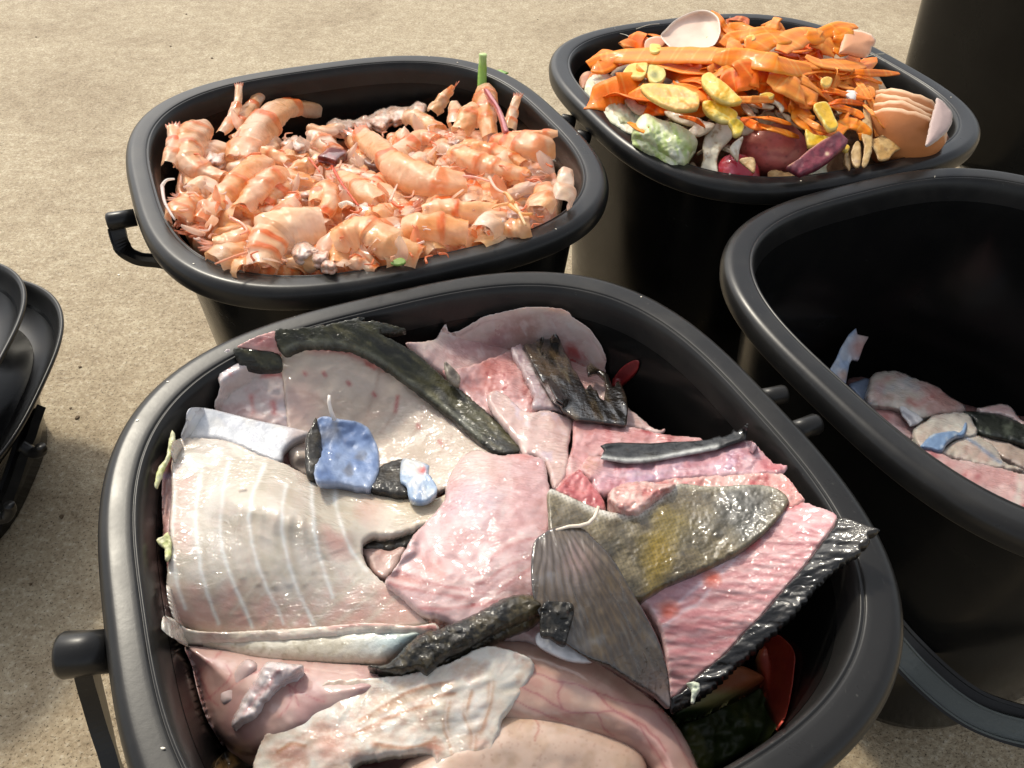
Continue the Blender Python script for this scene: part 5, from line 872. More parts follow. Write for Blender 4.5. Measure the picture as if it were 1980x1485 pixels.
# ------------------------------------------------------------------ vegetable bucket
ZV = tps([(1150, 200, -6), (1200, 120, 2), (1380, 60, 10), (1380, 130, 26), (1500, 120, 28), (1650, 120, 12), (1250, 250, 0), (1320, 290, -8), (1400, 200, 16), (1420, 330, -10), (1500, 280, 2), (1600, 260, 4), (1600, 330, -6), (1700, 280, 0), (1780, 240, -4), (1700, 180, 8)])
VK = dict(zf=ZV, key=None)
o = flap('vegetable_scraps', [(1150, 190), (1200, 110), (1300, 75), (1450, 60), (1600, 70), (1690, 120), (1740, 190), (1800, 250), (1760, 290), (1620, 340), (1480, 355), (1350, 325), (1250, 280), (1180, 240)], L=-9, t=30, edge=(12, 40), g=7, noise=(4, 40), fine=(1.5, 12), color=lambda p: p.base((150, 118, 84)).noise((196, 164, 120), 16, .45, .6, .8).noise((90, 66, 44), 18, .5, .65, .8, 6), mat='dry', **VK)
tag(o, 'mixed brown vegetable scraps filling the bucket under the peelings', 'vegetable scraps', None, 'stuff')
# cabbage core and leaves on the left
def c_cb(p): p.base((196, 200, 160)).noise((222, 222, 196), 20, .42, .6, .8, 2, 65, 3).noise((176, 182, 124), 12, .5, .7, .7, 6, 65, 4).noise((170, 140, 100), 14, .62, .75, .5, 8).mix((214, 206, 180), np.clip((1215 - p.x) / 60, 0, .5))
tag(flap('cabbage_leaf', [(30, 660), (60, 560), (100, 470), (160, 560), (260, 600), (380, 680), (480, 790), (560, 900), (500, 1040), (420, 1000), (300, 930), (190, 840), (100, 750)], 'H', L=0, t=6, edge=(3, 10), dome=(6, 30), g=2.8, color=c_cb, noise=(2, 20), fine=(.7, 8), mat='veg', ridges=[(fr('H', [(120, 560), (250, 700), (470, 960)]), 8, 3), (fr('H', [(60, 640), (220, 800), (420, 980)]), 6, 3)], **VK), 'whitish outer cabbage leaf against the left wall', 'cabbage')
def c_cc(p): p.base((220, 228, 176)).noise((240, 242, 218), 14, .4, .58, .9, 2, 70, 2).noise((168, 196, 96), 10, .52, .68, .7, 6, 70, 3).edge((212, 222, 160), 4, .6)
tag(flap('cabbage_chunk', [(470, 850), (540, 810), (660, 860), (780, 890), (900, 960), (950, 1040), (900, 1130), (860, 1230), (800, 1240), (640, 1140), (540, 1070), (470, 1020), (420, 980)], 'H', L=9, t=8, edge=(3, 10), dome=(8, 30), g=2.6, color=c_cc, noise=(2, 22), fine=(.3, 7), mat='veg', ridges=[(fr('H', [(600, 880), (620, 1000), (760, 1180)]), 5, 3), (fr('H', [(700, 880), (780, 1050), (840, 1200)]), 5, 2.5)], **VK), 'bright green crinkled cabbage chunk at the near left rim', 'cabbage')
tag(flap('cabbage_leaf', [(40, 640), (70, 540), (130, 480), (230, 500), (330, 560), (420, 640), (470, 720), (520, 820), (480, 900), (440, 980), (360, 960), (270, 900), (170, 820), (90, 740)], 'H', L=5, t=1.5, edge=(.3, 3), g=2.6, color=lambda p: p.base((212, 212, 178)).noise((232, 230, 208), 18, .42, .6, .8, 3, 62, 4).noise((190, 194, 140), 9, .55, .7, .6, 6, 62, 5).noise((196, 160, 116), 12, .62, .76, .5, 8), noise=(1.6, 26), fine=(.2, 7), mat='veg', jag=(1.5, 9), ridges=[(fr('H', [(110, 520), (240, 690), (440, 900)]), 5, 3), (fr('H', [(60, 600), (200, 780), (380, 940)]), 4, 2.5), (fr('H', [(200, 500), (340, 640), (480, 820)]), 4, 2.5)], **VK), 'large ribbed yellowish cabbage leaf lying over the outer one at the left wall', 'cabbage')
# eggshells
def eggcap(center, axis, r, cut, name, label, parent=None, col=(214, 140, 84), inner=None, seed=0, long=1.28, jag=.07, t=.0006):
    """part of an egg shell: axis points out of the opening; cut = polar angle kept from the closed end"""
    axis = Vector(axis).normalized(); q = axis.to_track_quat('Z', 'Y'); V = []; C_ = []; F = []; NU, NV = 40, 16; rg = np.random.RandomState(seed)
    ph = rg.rand(6) * 6.28
    for sh in (0, 1):
        rr_ = r - sh * t
        for j in range(NV + 1):
            for i in range(NU):
                a = 2 * math.pi * i / NU; cu = cut * (1 + jag * (math.sin(3 * a + ph[0]) + .6 * math.sin(7 * a + ph[1]) + .4 * math.sin(17 * a + ph[2])))
                b = cu * j / NV + 1e-3; v = Vector((math.sin(b) * math.cos(a) * rr_, math.sin(b) * math.sin(a) * rr_, -math.cos(b) * rr_ * long))
                V.append(tuple(q @ v + Vector(center))); C_.append((np.array(col if sh == 0 else (inner or (226, 214, 202))) if j < NV else np.array([240, 206, 170])) + rg.randn() * 2)
    o2 = (NV + 1) * NU
    for j in range(NV):
        for i in range(NU):
            a, b, c, d = j * NU + i, j * NU + (i + 1) % NU, (j + 1) * NU + (i + 1) % NU, (j + 1) * NU + i
            F.append((a, d, c, b)); F.append((a + o2, b + o2, c + o2, d + o2))
    for i in range(NU): F.append((NV * NU + i, NV * NU + o2 + i, NV * NU + o2 + (i + 1) % NU, NV * NU + (i + 1) % NU))
    o = mesh_obj(name, V, F, MAT['egg'], parent, np.array(C_))
    if label: tag(o, label, 'eggshell')
    return o
def P3(px, py, z): return unproj([px], [py], [z])[0]
labs = ['outermost brown eggshell half of the nested stack, facing the camera', 'second brown eggshell half, nested just inside the outermost one', 'third brown eggshell half in the nested stack', 'brown eggshell half at the top back of the nested stack']
for k in range(4):
    c = P3(1754 + 4.0 * k, 240 - 13 * k, .010 + .0006 * k)
    eggcap(c, (.34 + .05 * k, .56, .62 + .02 * k), .0290 - .0002 * k, 1.45 - .02 * k, 'eggshell', labs[k], col=[(208, 132, 76), (212, 138, 84), (218, 146, 92), (222, 152, 100)][k], seed=k + 2, long=1.12, jag=.02)
tag(flap('eggshell_fragment', [(1645, 640), (1700, 680), (1752, 740), (1757, 800), (1740, 860), (1690, 920), (1620, 975), (1560, 1002), (1570, 930), (1600, 800), (1630, 700)], 'I', L=30, t=.8, edge=(.3, 3), g=2.8, color=lambda p: p.base((176, 152, 146)).edge((226, 214, 204), 2, .7), mat='egg', noise=(.2, 30), jag=(.8, 6), dome=(3, 30), **VK), 'greyish inside of an eggshell fragment on the right of the nested stack', 'eggshell')
def c_eg(c):
    def f(p): p.base(c).noise(tuple(min(v + 14, 255) for v in c), 40).edge((244, 232, 220), 2.2, .8)
    return f
tag(flap('eggshell_piece', [(650, 205), (690, 150), (760, 80), (850, 30), (930, 2), (1000, -4), (1060, 15), (1110, 60), (1125, 130), (1120, 200), (1060, 290), (900, 330), (780, 330), (720, 290)], 'H', L=20, t=.9, edge=(.1, 2), g=3, color=c_eg((226, 200, 182)), mat='egg', noise=(.3, 30), dome=(-5, 60), tilt=[(1300, 100, 0), (1380, 30, 16), (1300, 25, 14), (1390, 90, 0)], **VK), 'pale pinkish eggshell inside standing up at the back left of the carrot peel', 'eggshell')
tag(flap('eggshell_piece', [(520, 290), (530, 240), (570, 215), (640, 208), (710, 240), (690, 290), (600, 310), (540, 330)], 'H', L=16, t=.9, edge=(.1, 2), g=2.6, color=c_eg((196, 124, 84)), mat='egg', dome=(4, 24), noise=(.3, 30), **VK), 'small brown eggshell piece left of the pale standing one', 'eggshell')
tag(flap('eggshell_piece', [(960, 170), (1010, 140), (1090, 150), (1160, 175), (1195, 215), (1190, 245), (1165, 265), (1155, 310), (1120, 345), (1050, 340), (980, 320), (920, 320), (940, 240)], 'I', L=16, t=.9, edge=(.1, 2), g=2.8, smooth=False, color=c_eg((222, 156, 112)), mat='egg', dome=(3, 30), noise=(.3, 30), tilt=[(1650, 120, 0), (1650, 50, 12), (1600, 90, 4)], **VK), 'brown jagged eggshell piece at the back right of the carrot peel', 'eggshell')
tag(flap('eggshell_piece', [(945, 620), (985, 585), (1040, 590), (1065, 620), (1040, 670), (1000, 660)], 'I', L=14, t=.9, edge=(.1, 2), g=2.6, smooth=False, color=c_eg((238, 232, 226)), mat='egg', dome=(2, 12), noise=(.3, 30), **VK), 'small white eggshell piece under the carrot strips, left of the nested stack', 'eggshell')
tag(flap('eggshell_piece', [(1640, 900), (1700, 890), (1730, 940), (1690, 985), (1600, 1010), (1560, 1040), (1520, 1035), (1580, 990)], 'I', L=2, t=.9, edge=(.1, 2), g=2.6, color=c_eg((176, 84, 44)), mat='egg', dome=(3, 12), noise=(.3, 30), **VK), 'dark brown eggshell edge below the nested stack at the right wall', 'eggshell')
tag(flap('onion_skin', [(0, 560), (30, 500), (90, 485), (100, 540), (60, 610), (20, 640)], 'H', L=2, t=1, edge=(.3, 2), g=2.6, color=lambda p: p.base((186, 120, 84)).noise((214, 160, 124), 10), mat='dry', dome=(3, 10), **VK), 'brown onion skin squeezed at the far left wall of the vegetable bucket', 'onion skin')
# carrot ribbons
def ribbon(pts, w, label='', f='P', z=0, seed=0, twist=.3, col=None, group=None, name='carrot_peel', mat='carrot', th=.0007, cat='carrot peel', zf=ZV, wave=.0009, wend=.45):
    rg = np.random.RandomState(seed); q = np.array([a[:2] for a in fr(f, pts)], float); q = resample(crom(q, False, 6), 3.2, False); n = len(q)
    u_ = np.linspace(0, 1, n); zz = zf(q[:, 0], q[:, 1]) + (np.interp(u_, np.linspace(0, 1, len(z)), z) if hasattr(z, '__len__') else z) / 1000 + wave * np.sin(u_ * rg.uniform(5, 12) + rg.uniform(0, 6))
    P = unproj(q[:, 0], q[:, 1], zz); T_ = np.gradient(P, axis=0); T_ /= np.linalg.norm(T_, axis=1)[:, None]
    W_ = w * 1.5 / 2300. * .5; V = []; C_ = []; F = []; NJ = 7; col = np.array(col if col is not None else (240, 124, 38), float); ph = rg.uniform(0, 6); fr_ = rg.uniform(2, 5)
    base_t = rg.uniform(.1, .6)
    for sh in (0, 1):
        for i in range(n):
            s = np.cross(T_[i], [0, 0, 1]); s /= np.linalg.norm(s) + 1e-9; u = np.cross(s, T_[i])
            sg_ = -1 if s[1] < 0 else 1
            a = sg_ * base_t + abs(twist) * 1.6 * math.sin(u_[i] * fr_ + ph); s2 = s * math.cos(a) + u * math.sin(a); n2 = -s * math.sin(a) + u * math.cos(a)
            ww = W_ * (wend + (1 - wend) * min(1, 5 * u_[i], 5 * (1 - u_[i]))) * (1 + .04 * math.sin(i * .5 + ph))
            for j in range(NJ):
                v = j / (NJ - 1) * 2 - 1; V.append(P[i] + s2 * v * ww - n2 * (.07 * v * v * ww + sh * th))
                c = col + rg.randn() * 2; c = c + (np.array([255, 176, 90]) - c) * (.3 * abs(v) ** 3); st = (math.sin(i * 1.9 + ph) > .93); c = c + (np.array([255, 190, 110]) - c) * (.5 if st else 0)
                c = c * (1 - .10 * math.sin(j * 2 + ph)); C_.append(c)
    o2 = n * NJ
    for i in range(n - 1):
        for j in range(NJ - 1):
            a, b, c, d = i * NJ + j, i * NJ + j + 1, (i + 1) * NJ + j + 1, (i + 1) * NJ + j
            F.append((a, b, c, d)); F.append((a + o2, d + o2, c + o2, b + o2))
        F.append((i * NJ, (i + 1) * NJ, (i + 1) * NJ + o2, i * NJ + o2)); F.append(((i + 1) * NJ - 1, (i + 1) * NJ - 1 + o2, (i + 2) * NJ - 1 + o2, (i + 2) * NJ - 1))
    return tag(mesh_obj(name, V, F, MAT[mat], None, np.array(C_)), label, cat, group)
O1, O2, O3, O4 = (255, 142, 26), (255, 130, 20), (255, 152, 62), (250, 112, 18)
CRB = [('H', [(70, 430), (180, 385), (330, 360), (560, 355), (800, 350), (1100, 355), (1300, 375), (1600, 410), (1900, 440)], 26, [16, 18, 20, 22, 22, 18], O1, 'longest wide carrot strip lying straight across the top of the heap'),
 ('H', [(90, 620), (130, 520), (230, 450), (400, 400), (600, 390), (760, 450), (950, 480), (1150, 470)], 20, [4, 8, 12, 14, 12, 10], O2, 'carrot strip arching below the longest one and down its left end'),
 ('H', [(90, 380), (180, 360), (240, 400), (200, 440), (100, 460)], 24, [12, 16, 14], O2, 'folded carrot peel end at the far left of the heap'),
 ('H', [(800, 330), (950, 240), (1100, 180), (1250, 160), (1400, 170)], 22, [12, 16, 20, 18], O1, 'carrot peel arched in front of the pale standing eggshell'),
 ('H', [(1050, 5), (1120, 70), (1180, 150), (1260, 200)], 9, [30, 28, 22, 16], O2, 'thin carrot strip bent down from the top of the pale eggshell'),
 ('H', [(1190, 120), (1200, 70), (1260, 60), (1330, 80), (1340, 120)], 9, [10, 14, 14, 12], (206, 104, 60), 'dark curled carrot ring against the back wall'),
 ('I', [(60, 250), (150, 200), (260, 170), (400, 150), (520, 165), (620, 190)], 22, [18, 20, 20, 16], O1, 'carrot strip along the back edge of the heap'),
 ('I', [(380, 140), (390, 100), (440, 90), (490, 120), (480, 160)], 16, [16, 22, 22, 16], O3, 'small ruffled carrot curl standing at the back of the heap'),
 ('I', [(250, 290), (330, 240), (430, 200), (560, 190)], 30, [20, 22, 20], O1, 'wide flat carrot slice in the upper middle'),
 ('I', [(500, 300), (600, 200), (700, 180), (820, 240), (900, 320)], 30, [18, 22, 20, 14], O3, 'pale pinkish twisted carrot peel at the upper right'),
 ('I', [(640, 200), (760, 190), (860, 150), (950, 110), (1050, 110)], 20, [18, 22, 26, 26], O1, 'carrot peel curling up next to the brown jagged eggshell'),
 ('I', [(900, 130), (960, 180), (950, 260), (910, 320)], 24, [26, 24, 16], O1, 'upright carrot peel in front of the brown jagged eggshell'),
 ('I', [(680, 330), (780, 380), (900, 400), (1020, 400), (1110, 400)], 22, [20, 20, 18, 16], O3, 'rounded light carrot strip ending at the right side of the heap'),
 ('I', [(0, 340), (200, 350), (400, 370), (560, 410), (720, 430)], 26, [22, 24, 24, 20], O1, 'wide banded carrot strip across the centre'),
 ('I', [(560, 460), (680, 520), (780, 590), (870, 660), (930, 690)], 12, [18, 18, 16, 12], O3, 'narrow carrot strip slanting down right from the centre'),
 ('I', [(640, 470), (720, 440), (820, 430), (930, 450), (980, 440)], 12, [18, 18, 18], O2, 'narrow carrot strip looping over the right centre'),
 ('I', [(370, 480), (430, 560), (500, 650), (560, 720)], 18, [14, 14, 10], O4, 'dark orange carrot peel hanging down in the centre'),
 ('I', [(400, 490), (500, 520), (600, 570), (680, 640), (620, 680)], 30, [18, 20, 18, 14], O3, 'broad salmon coloured carrot peel folded over in the centre'),
 ('I', [(60, 560), (180, 500), (280, 450), (360, 520), (340, 600)], 34, [14, 18, 18, 12], O4, 'broad deep orange carrot peel in the middle left'),
 ('I', [(-120, 520), (0, 470), (120, 430), (280, 430)], 14, [12, 16, 16], O2, 'narrow carrot peel pointing left below the centre strip'),
 ('I', [(640, 680), (660, 780), (720, 860), (780, 900), (860, 890), (960, 850)], 24, [12, 14, 14, 12], O1, 'carrot peel looping around the yellow lemon piece'),
 ('I', [(860, 700), (960, 720), (1050, 750), (1100, 790)], 11, [14, 14, 12], O2, 'thin carrot strip between the lemon and the eggshell stack'),
 ('I', [(900, 880), (980, 830), (1060, 840), (1110, 890), (1100, 960)], 16, [12, 14, 10], O1, 'curved carrot strip right of the purple peel'),
 ('I', [(1030, 700), (1070, 620), (1120, 560), (1170, 640)], 14, [10, 14, 10], O3, 'pinkish carrot strip upright beside the tan peel'),
 ('I', [(570, 680), (590, 760), (635, 850)], 10, [12, 10, 6], O1, 'short carrot strip hanging toward the red potato'),
 ('I', [(1000, 460), (1060, 520), (1120, 600), (1180, 720), (1200, 930)], 8, [14, 14, 12, 10, 6], O3, 'thin carrot strip running down beside the eggshell stack'),
 ('I', [(-60, 280), (40, 220), (120, 250), (200, 290)], 20, [14, 18, 14], O3, 'salmon carrot peel behind the longest strip'),
 ('I', [(940, 760), (1000, 790), (1080, 820)], 14, [12, 12, 10], O2, 'short dark orange carrot peel near the tan peel')]
for i, (f_, pts, w_, z_, c_, lab) in enumerate(CRB): ribbon(pts, w_, lab, f_, z_, i, .10, c_)
rr = random.Random(8)
for i in range(60):
    x, y = rr.uniform(1200, 1670), rr.uniform(75, 205); a = rr.uniform(-.5, .5); l_ = rr.uniform(25, 80); b_ = rr.uniform(-14, 14)
    ribbon([(x - l_ * math.cos(a), y - l_ * math.sin(a)), (x, y + b_), (x + l_ * math.cos(a), y + l_ * math.sin(a))], rr.uniform(18, 36), 'orange carrot peel scrap tangled in the heap under the larger strips', 'P', [rr.uniform(0, 8), rr.uniform(6, 14), rr.uniform(0, 8)], 100 + i, .4, rr.choice([O1, O2, O3, O4]), 'carrot peel scraps')
for i in range(26):
    x, y = rr.uniform(1230, 1700), rr.uniform(85, 260); a = rr.uniform(-.2, 1.1); l_ = rr.uniform(30, 70); b_ = rr.uniform(-12, 12)
    ribbon([(x - l_ * math.cos(a), y - l_ * .6 * math.sin(a)), (x, y + b_), (x + l_ * math.cos(a), y + l_ * .6 * math.sin(a))], rr.uniform(4, 9), 'thin carrot shaving strand lying loose over the vegetable scraps', 'P', [rr.uniform(8, 14), rr.uniform(14, 20), rr.uniform(6, 14)], 300 + i, .3, rr.choice([O1, O2, O3, O4]), 'thin carrot shaving strands', name='carrot_shaving')
# citrus
def c_or(cx, cy, f_):
    def g(p):
        p.base((246, 186, 40)); p.blob((250, 214, 90), cx, cy, 60, .5, f_); p.noise((240, 164, 20), 9, .55, .7, .5).edge((248, 206, 96), 4, .7)
    return g
def c_os(p): p.base((250, 182, 40)).mix((250, 156, 10), np.clip((p.d - 6) / 4, 0, 1) * (p.y < 188)).mix((236, 160, 60), np.clip((p.y - 196) / 6, 0, .7)).noise((214, 120, 40), 4, .62, .75, .5)
CIT = [('H', [(490, 600), (560, 578), (700, 585), (820, 600), (900, 640), (950, 665), (955, 760), (900, 785), (790, 785), (680, 750), (570, 690), (510, 640)], 24, c_os, 'orange_wedge', 'yellow orange rind wedge with flesh, lying left of centre'),
 ('H', [(980, 520), (1040, 490), (1100, 530), (1180, 590), (1240, 650), (1300, 720), (1200, 735), (1100, 700), (1030, 640), (985, 580)], 22, lambda p: p.base((252, 184, 30)).noise((252, 214, 100), 20).mix((236, 140, 20), np.clip((1390 - p.x) / 30, 0, .6) * (p.y > 170)), 'orange_wedge', 'bright orange wedge on edge below the wide carrot peel'),
 ('H', [(985, 730), (1060, 715), (1160, 750), (1260, 810), (1240, 870), (1150, 880), (1080, 850), (1010, 800)], 20, lambda p: p.base((250, 190, 24)).noise((252, 236, 150), 7, .5, .6, .8, 2, 30, 4), 'lemon_peel', 'shiny yellow lemon peel below the bright orange wedge'),
 ('H', [(1190, 870), (1260, 860), (1315, 910), (1290, 975), (1240, 985), (1220, 930)], 20, lambda p: p.base((248, 200, 20)).noise((250, 220, 80), 8), 'lemon_peel', 'small yellow lemon peel tip above the pale potato peel'),
 ('H', [(350, 490), (400, 430), (480, 415), (545, 420), (520, 520), (440, 530), (370, 510)], 16, lambda p: p.base((248, 188, 50)).noise((248, 220, 120), 12), 'orange_wedge', 'pale yellow orange piece under the longest carrot strip at the left'),
 ('H', [(560, 430), (620, 425), (675, 460), (690, 520), (640, 570), (570, 560), (545, 500)], 15, lambda p: p.base((222, 206, 110)).blob((120, 120, 40), 600, 515, 8, .9, 'H').noise((190, 180, 70), 12), 'lime_slice', 'greenish citrus slice with dark centre beside the pale yellow piece'),
 ('H', [(565, 270), (600, 262), (650, 275), (645, 325), (570, 325)], 22, lambda p: p.base((250, 206, 70)), 'orange_wedge', 'tiny yellow citrus cube in front of the small brown eggshell'),
 ('I', [(740, 690), (810, 668), (850, 690), (890, 780), (918, 850), (850, 870), (800, 800), (760, 740)], 20, lambda p: p.base((248, 192, 20)).edge((252, 224, 110), 3, .7), 'lemon_wedge', 'bright yellow lemon piece wrapped by a carrot peel'),
 ('I', [(680, 870), (740, 910), (850, 925), (860, 960), (760, 990), (700, 990), (685, 930)], 16, lambda p: p.base((248, 196, 20)).noise((250, 220, 90), 12), 'lemon_wedge', 'yellow lemon peel just above the purple potato peel'),
 ('I', [(790, 510), (830, 485), (875, 500), (860, 545), (820, 555)], 20, lambda p: p.base((246, 190, 60)), 'orange_wedge', 'small yellow citrus bit between the right carrot strips'),
 ('I', [(945, 1000), (985, 985), (1003, 1005), (980, 1025)], 12, lambda p: p.base((246, 190, 30)), 'lemon_wedge', 'tiny yellow bit at the right tip of the purple peel'),
 ('I', [(340, 620), (400, 600), (450, 620), (400, 645)], 16, lambda p: p.base((240, 190, 60)), 'orange_wedge', 'small yellow bit above the pumpkin seed shells'),
 ('I', [(240, 190), (290, 175), (310, 200), (270, 225)], 24, lambda p: p.base((250, 184, 50)), 'orange_wedge', 'small yellow orange bit showing between the back carrot strips')]
for (f_, pts, L_, c_, nm, lab) in CIT:
    tag(flap(nm, pts, f_, L=L_, t=3, edge=(.5, 3), g=2.2, color=(lambda p, c_=c_: (c_(p), p.edge((252, 230, 160), 1.6, .6), p.noise((255, 214, 90), 4, .6, .75, .3, 3, 60, 4))), mat=MAT['veg'], noise=(.8, 20), fine=(.12, 6), **VK), lab, nm.replace('_', ' '))
# potato peels and white scraps
PALE = lambda a, b: (lambda p: p.base(a).noise(b, 12, .45, .6, .8).noise((150, 112, 74), 8, .62, .74, .5, 6).edge((176, 138, 96), 2, .5))
SCR = [('H', [(960, 1290), (990, 1180), (985, 1060), (1040, 950), (1110, 885), (1180, 880), (1230, 930), (1215, 1020), (1130, 1110), (1100, 1200), (1105, 1300), (1050, 1320), (990, 1320)], 8, ((222, 216, 194), (232, 228, 212)), 'potato_peel', 'large pale bone shaped peel left of the red potato'),
 ('H', [(830, 970), (900, 930), (930, 850), (1000, 880), (1090, 910), (1010, 980), (940, 1000), (880, 990)], 10, ((222, 206, 182), (236, 228, 214)), 'potato_peel', 'crumpled whitish peel above the bone shaped one'),
 ('H', [(680, 800), (760, 810), (850, 840), (920, 880), (930, 920), (840, 905), (750, 870), (700, 835)], 10, ((206, 190, 160), (224, 212, 186)), 'seed_shell', 'flat cream coloured shell below the orange wedge'),
 ('H', [(360, 710), (420, 690), (470, 740), (560, 760), (600, 740), (560, 800), (480, 830), (420, 790)], 8, ((214, 186, 158), (232, 212, 190)), 'onion_skin', 'pinkish cupped onion piece left of the orange wedge'),
 ('H', [(170, 580), (260, 550), (400, 545), (440, 600), (430, 670), (330, 690), (250, 740), (200, 700), (160, 640)], 6, ((206, 182, 150), (228, 212, 188)), 'onion_skin', 'cluster of pale papery skins on the cabbage leaf'),
 ('H', [(440, 545), (500, 535), (560, 570), (490, 600), (450, 590)], 10, ((206, 160, 110), (222, 184, 140)), 'onion_skin', 'tan papery scrap touching the left end of the orange wedge'),
 ('H', [(880, 1250), (900, 1205), (940, 1240), (965, 1280), (930, 1290)], 4, ((216, 196, 160), (230, 214, 184)), 'garlic_clove', 'small cream clove tip at the near left rim'),
 ('H', [(1100, 840), (1180, 800), (1290, 850), (1380, 920), (1390, 960), (1300, 990), (1250, 900)], 6, ((206, 200, 176), (224, 220, 200)), 'potato_peel', 'greyish peel between lemon peel and red potato'),
 ('I', [(330, 780), (400, 740), (500, 760), (530, 830), (500, 870), (420, 850), (350, 850)], 4, ((204, 178, 136), (222, 204, 170)), 'potato_peel', 'tan peel just above the red potato'),
 ('I', [(660, 1205), (700, 1150), (770, 1110), (840, 1100), (830, 1160), (845, 1205), (780, 1225), (700, 1225)], 4, ((208, 210, 176), (224, 226, 200)), 'cabbage_piece', 'pale green triangular leaf piece at the near rim below the purple peel'),
 ('I', [(400, 1190), (460, 1170), (540, 1190), (600, 1165), (620, 1200), (690, 1230), (600, 1260), (480, 1270), (410, 1240)], 4, ((206, 164, 104), (222, 188, 134)), 'onion_skin', 'crumpled tan papery skin at the near rim right of the red radish'),
 ('I', [(190, 1100), (230, 1080), (290, 1080), (310, 1120), (300, 1190), (260, 1160), (220, 1130)], 22, ((196, 152, 96), (216, 184, 134)), 'onion_root', 'tan frayed root between the red potato and radish'),
 ('I', [(1150, 960), (1220, 930), (1290, 880), (1350, 840), (1440, 815), (1430, 870), (1390, 930), (1420, 960), (1400, 1000), (1330, 1040), (1290, 1090), (1220, 1100), (1190, 1040)], 10, ((206, 160, 92), (222, 186, 126)), 'tan_peel', 'star shaped tan peel in front of the eggshell stack'),
 ('I', [(1095, 1130), (1110, 1000), (1090, 900), (1100, 760), (1110, 640), (1130, 700), (1165, 820), (1170, 940), (1160, 1060), (1120, 1150)], 12, ((212, 172, 108), (226, 194, 140)), 'tan_peel', 'tall narrow tan peel standing left of the star shaped one'),
 ('I', [(960, 1060), (975, 1020), (1000, 1060), (1010, 1130), (1000, 1175), (970, 1130)], 8, ((206, 168, 108), (222, 188, 136)), 'seed_shell', 'leftmost of the small tan shells at the near rim'),
 ('I', [(1010, 1050), (1050, 960), (1080, 980), (1090, 1060), (1080, 1140), (1040, 1150)], 10, ((206, 168, 108), (222, 188, 136)), 'seed_shell', 'upright tan shell next to the tall narrow peel'),
 ('I', [(200, 680), (260, 700), (300, 760), (330, 800), (300, 800), (230, 740)], 12, ((190, 160, 120), (222, 206, 178)), 'seed_shell', 'long thin seed shell slanting below the deep orange peel'),
 ('I', [(250, 685), (340, 670), (440, 700), (430, 720), (330, 710)], 13, ((206, 190, 160), (226, 216, 194)), 'seed_shell', 'flat seed shell under the centre carrot strips'),
 ('I', [(340, 625), (350, 605), (400, 640), (480, 670), (520, 720), (500, 750), (460, 690), (390, 670)], 14, ((214, 204, 180), (232, 226, 208)), 'seed_shell', 'curled white seed shell in the centre of the heap'),
 ('I', [(500, 750), (600, 790), (660, 850), (650, 870), (560, 820)], 12, ((196, 168, 128), (216, 196, 160)), 'seed_shell', 'thin brownish shell above the right side of the red potato')]
for (f_, pts, L_, cc, nm, lab) in SCR:
    tag(flap(nm, pts, f_, L=L_, t=1.2, edge=(.5, 4), g=2.6, color=PALE(*cc), mat='dry' if 'tan' in nm or 'onion' in nm else 'veg', noise=(1.0, 26), fine=(.12, 6), jag=(.8, 6), **VK), lab, nm.replace('_', ' '))
rr = random.Random(21)
for i in range(60):
    while True:
        x, y = rr.uniform(1160, 1760), rr.uniform(130, 335)
        if inside(np.array([x]), np.array([y]), np.array([(1165, 180), (1300, 160), (1500, 190), (1650, 150), (1720, 200), (1700, 290), (1600, 325), (1560, 300), (1560, 240), (1440, 240), (1410, 300), (1330, 290), (1240, 260)], float))[0]: break
    a = rr.uniform(0, 3.14); r_ = rr.uniform(9, 20); ca, sa = math.cos(a), math.sin(a); wv = rr.uniform(.25, .5)
    out = [(x + r_ * (math.cos(t) * ca - wv * math.sin(t) * sa), y + .7 * r_ * (math.cos(t) * sa + wv * math.sin(t) * ca)) for t in np.linspace(0, 2 * math.pi, 9)[:-1]]
    c0 = rr.choice([(212, 190, 150), (196, 164, 116), (226, 212, 184), (186, 146, 96)])
    tag(flap('seed_shell', out, L=rr.uniform(1, 6), t=1.5, edge=(.5, 3), dome=(1.5, 5), g=3, color=lambda p: p.base(c0).noise((232, 220, 196), 8).edge((160, 124, 80), 2, .5), mat='dry', noise=(.8, 10), **VK), 'small cream or tan seed shell scattered under the carrot peel', 'seed shell', 'seed shells in the vegetable bucket')
# red potato, radish, purple peel
def ball(name, px, py, rpx, z, label, cat, colf, sx=1, sy=1, sz=.85, parent=None, mat='veg', seed=0, rot=0):
    c = unproj([px], [py], [z])[0]; dist = np.linalg.norm(c - CAMP); r = rpx * dist / FPX / 1.04; bm = bmesh.new(); bmesh.ops.create_icosphere(bm, subdivisions=5, radius=1); V = np.array([v.co[:] for v in bm.verts]); F = [tuple(v.index for v in f.verts) for f in bm.faces]; bm.free()
    n_ = 1 + .05 * (fbm(V[:, 0] * 40 + 99, V[:, 1] * 40 + V[:, 2] * 30 + 99, 30, 3, seed) - .5) * 2; P = Pat(V[:, 0] * 40 + 400, V[:, 2] * 40 + V[:, 1] * 20 + 400, np.full(len(V), 99.)); colf(P)
    W = V * n_[:, None] * np.array([sx, sy, sz]) * r; cz, sz_ = math.cos(rot), math.sin(rot); W = np.stack([W[:, 0] * cz - W[:, 1] * sz_, W[:, 0] * sz_ + W[:, 1] * cz, W[:, 2]], -1)
    return tag(mesh_obj(name, W + c, F, MAT[mat], parent, P.c), label, cat)
ball('red_potato', 1492, 288, 60, -.004, 'large dusty red potato at the near rim of the vegetable bucket', 'potato', lambda p: p.base((216, 108, 98)).noise((228, 146, 122), 22, .45, .65, .8).noise((170, 66, 70), 12, .58, .74, .5, 6).noise((110, 50, 44), 3, .72, .8, .5, 9), sx=1.05, sz=.8, seed=2)
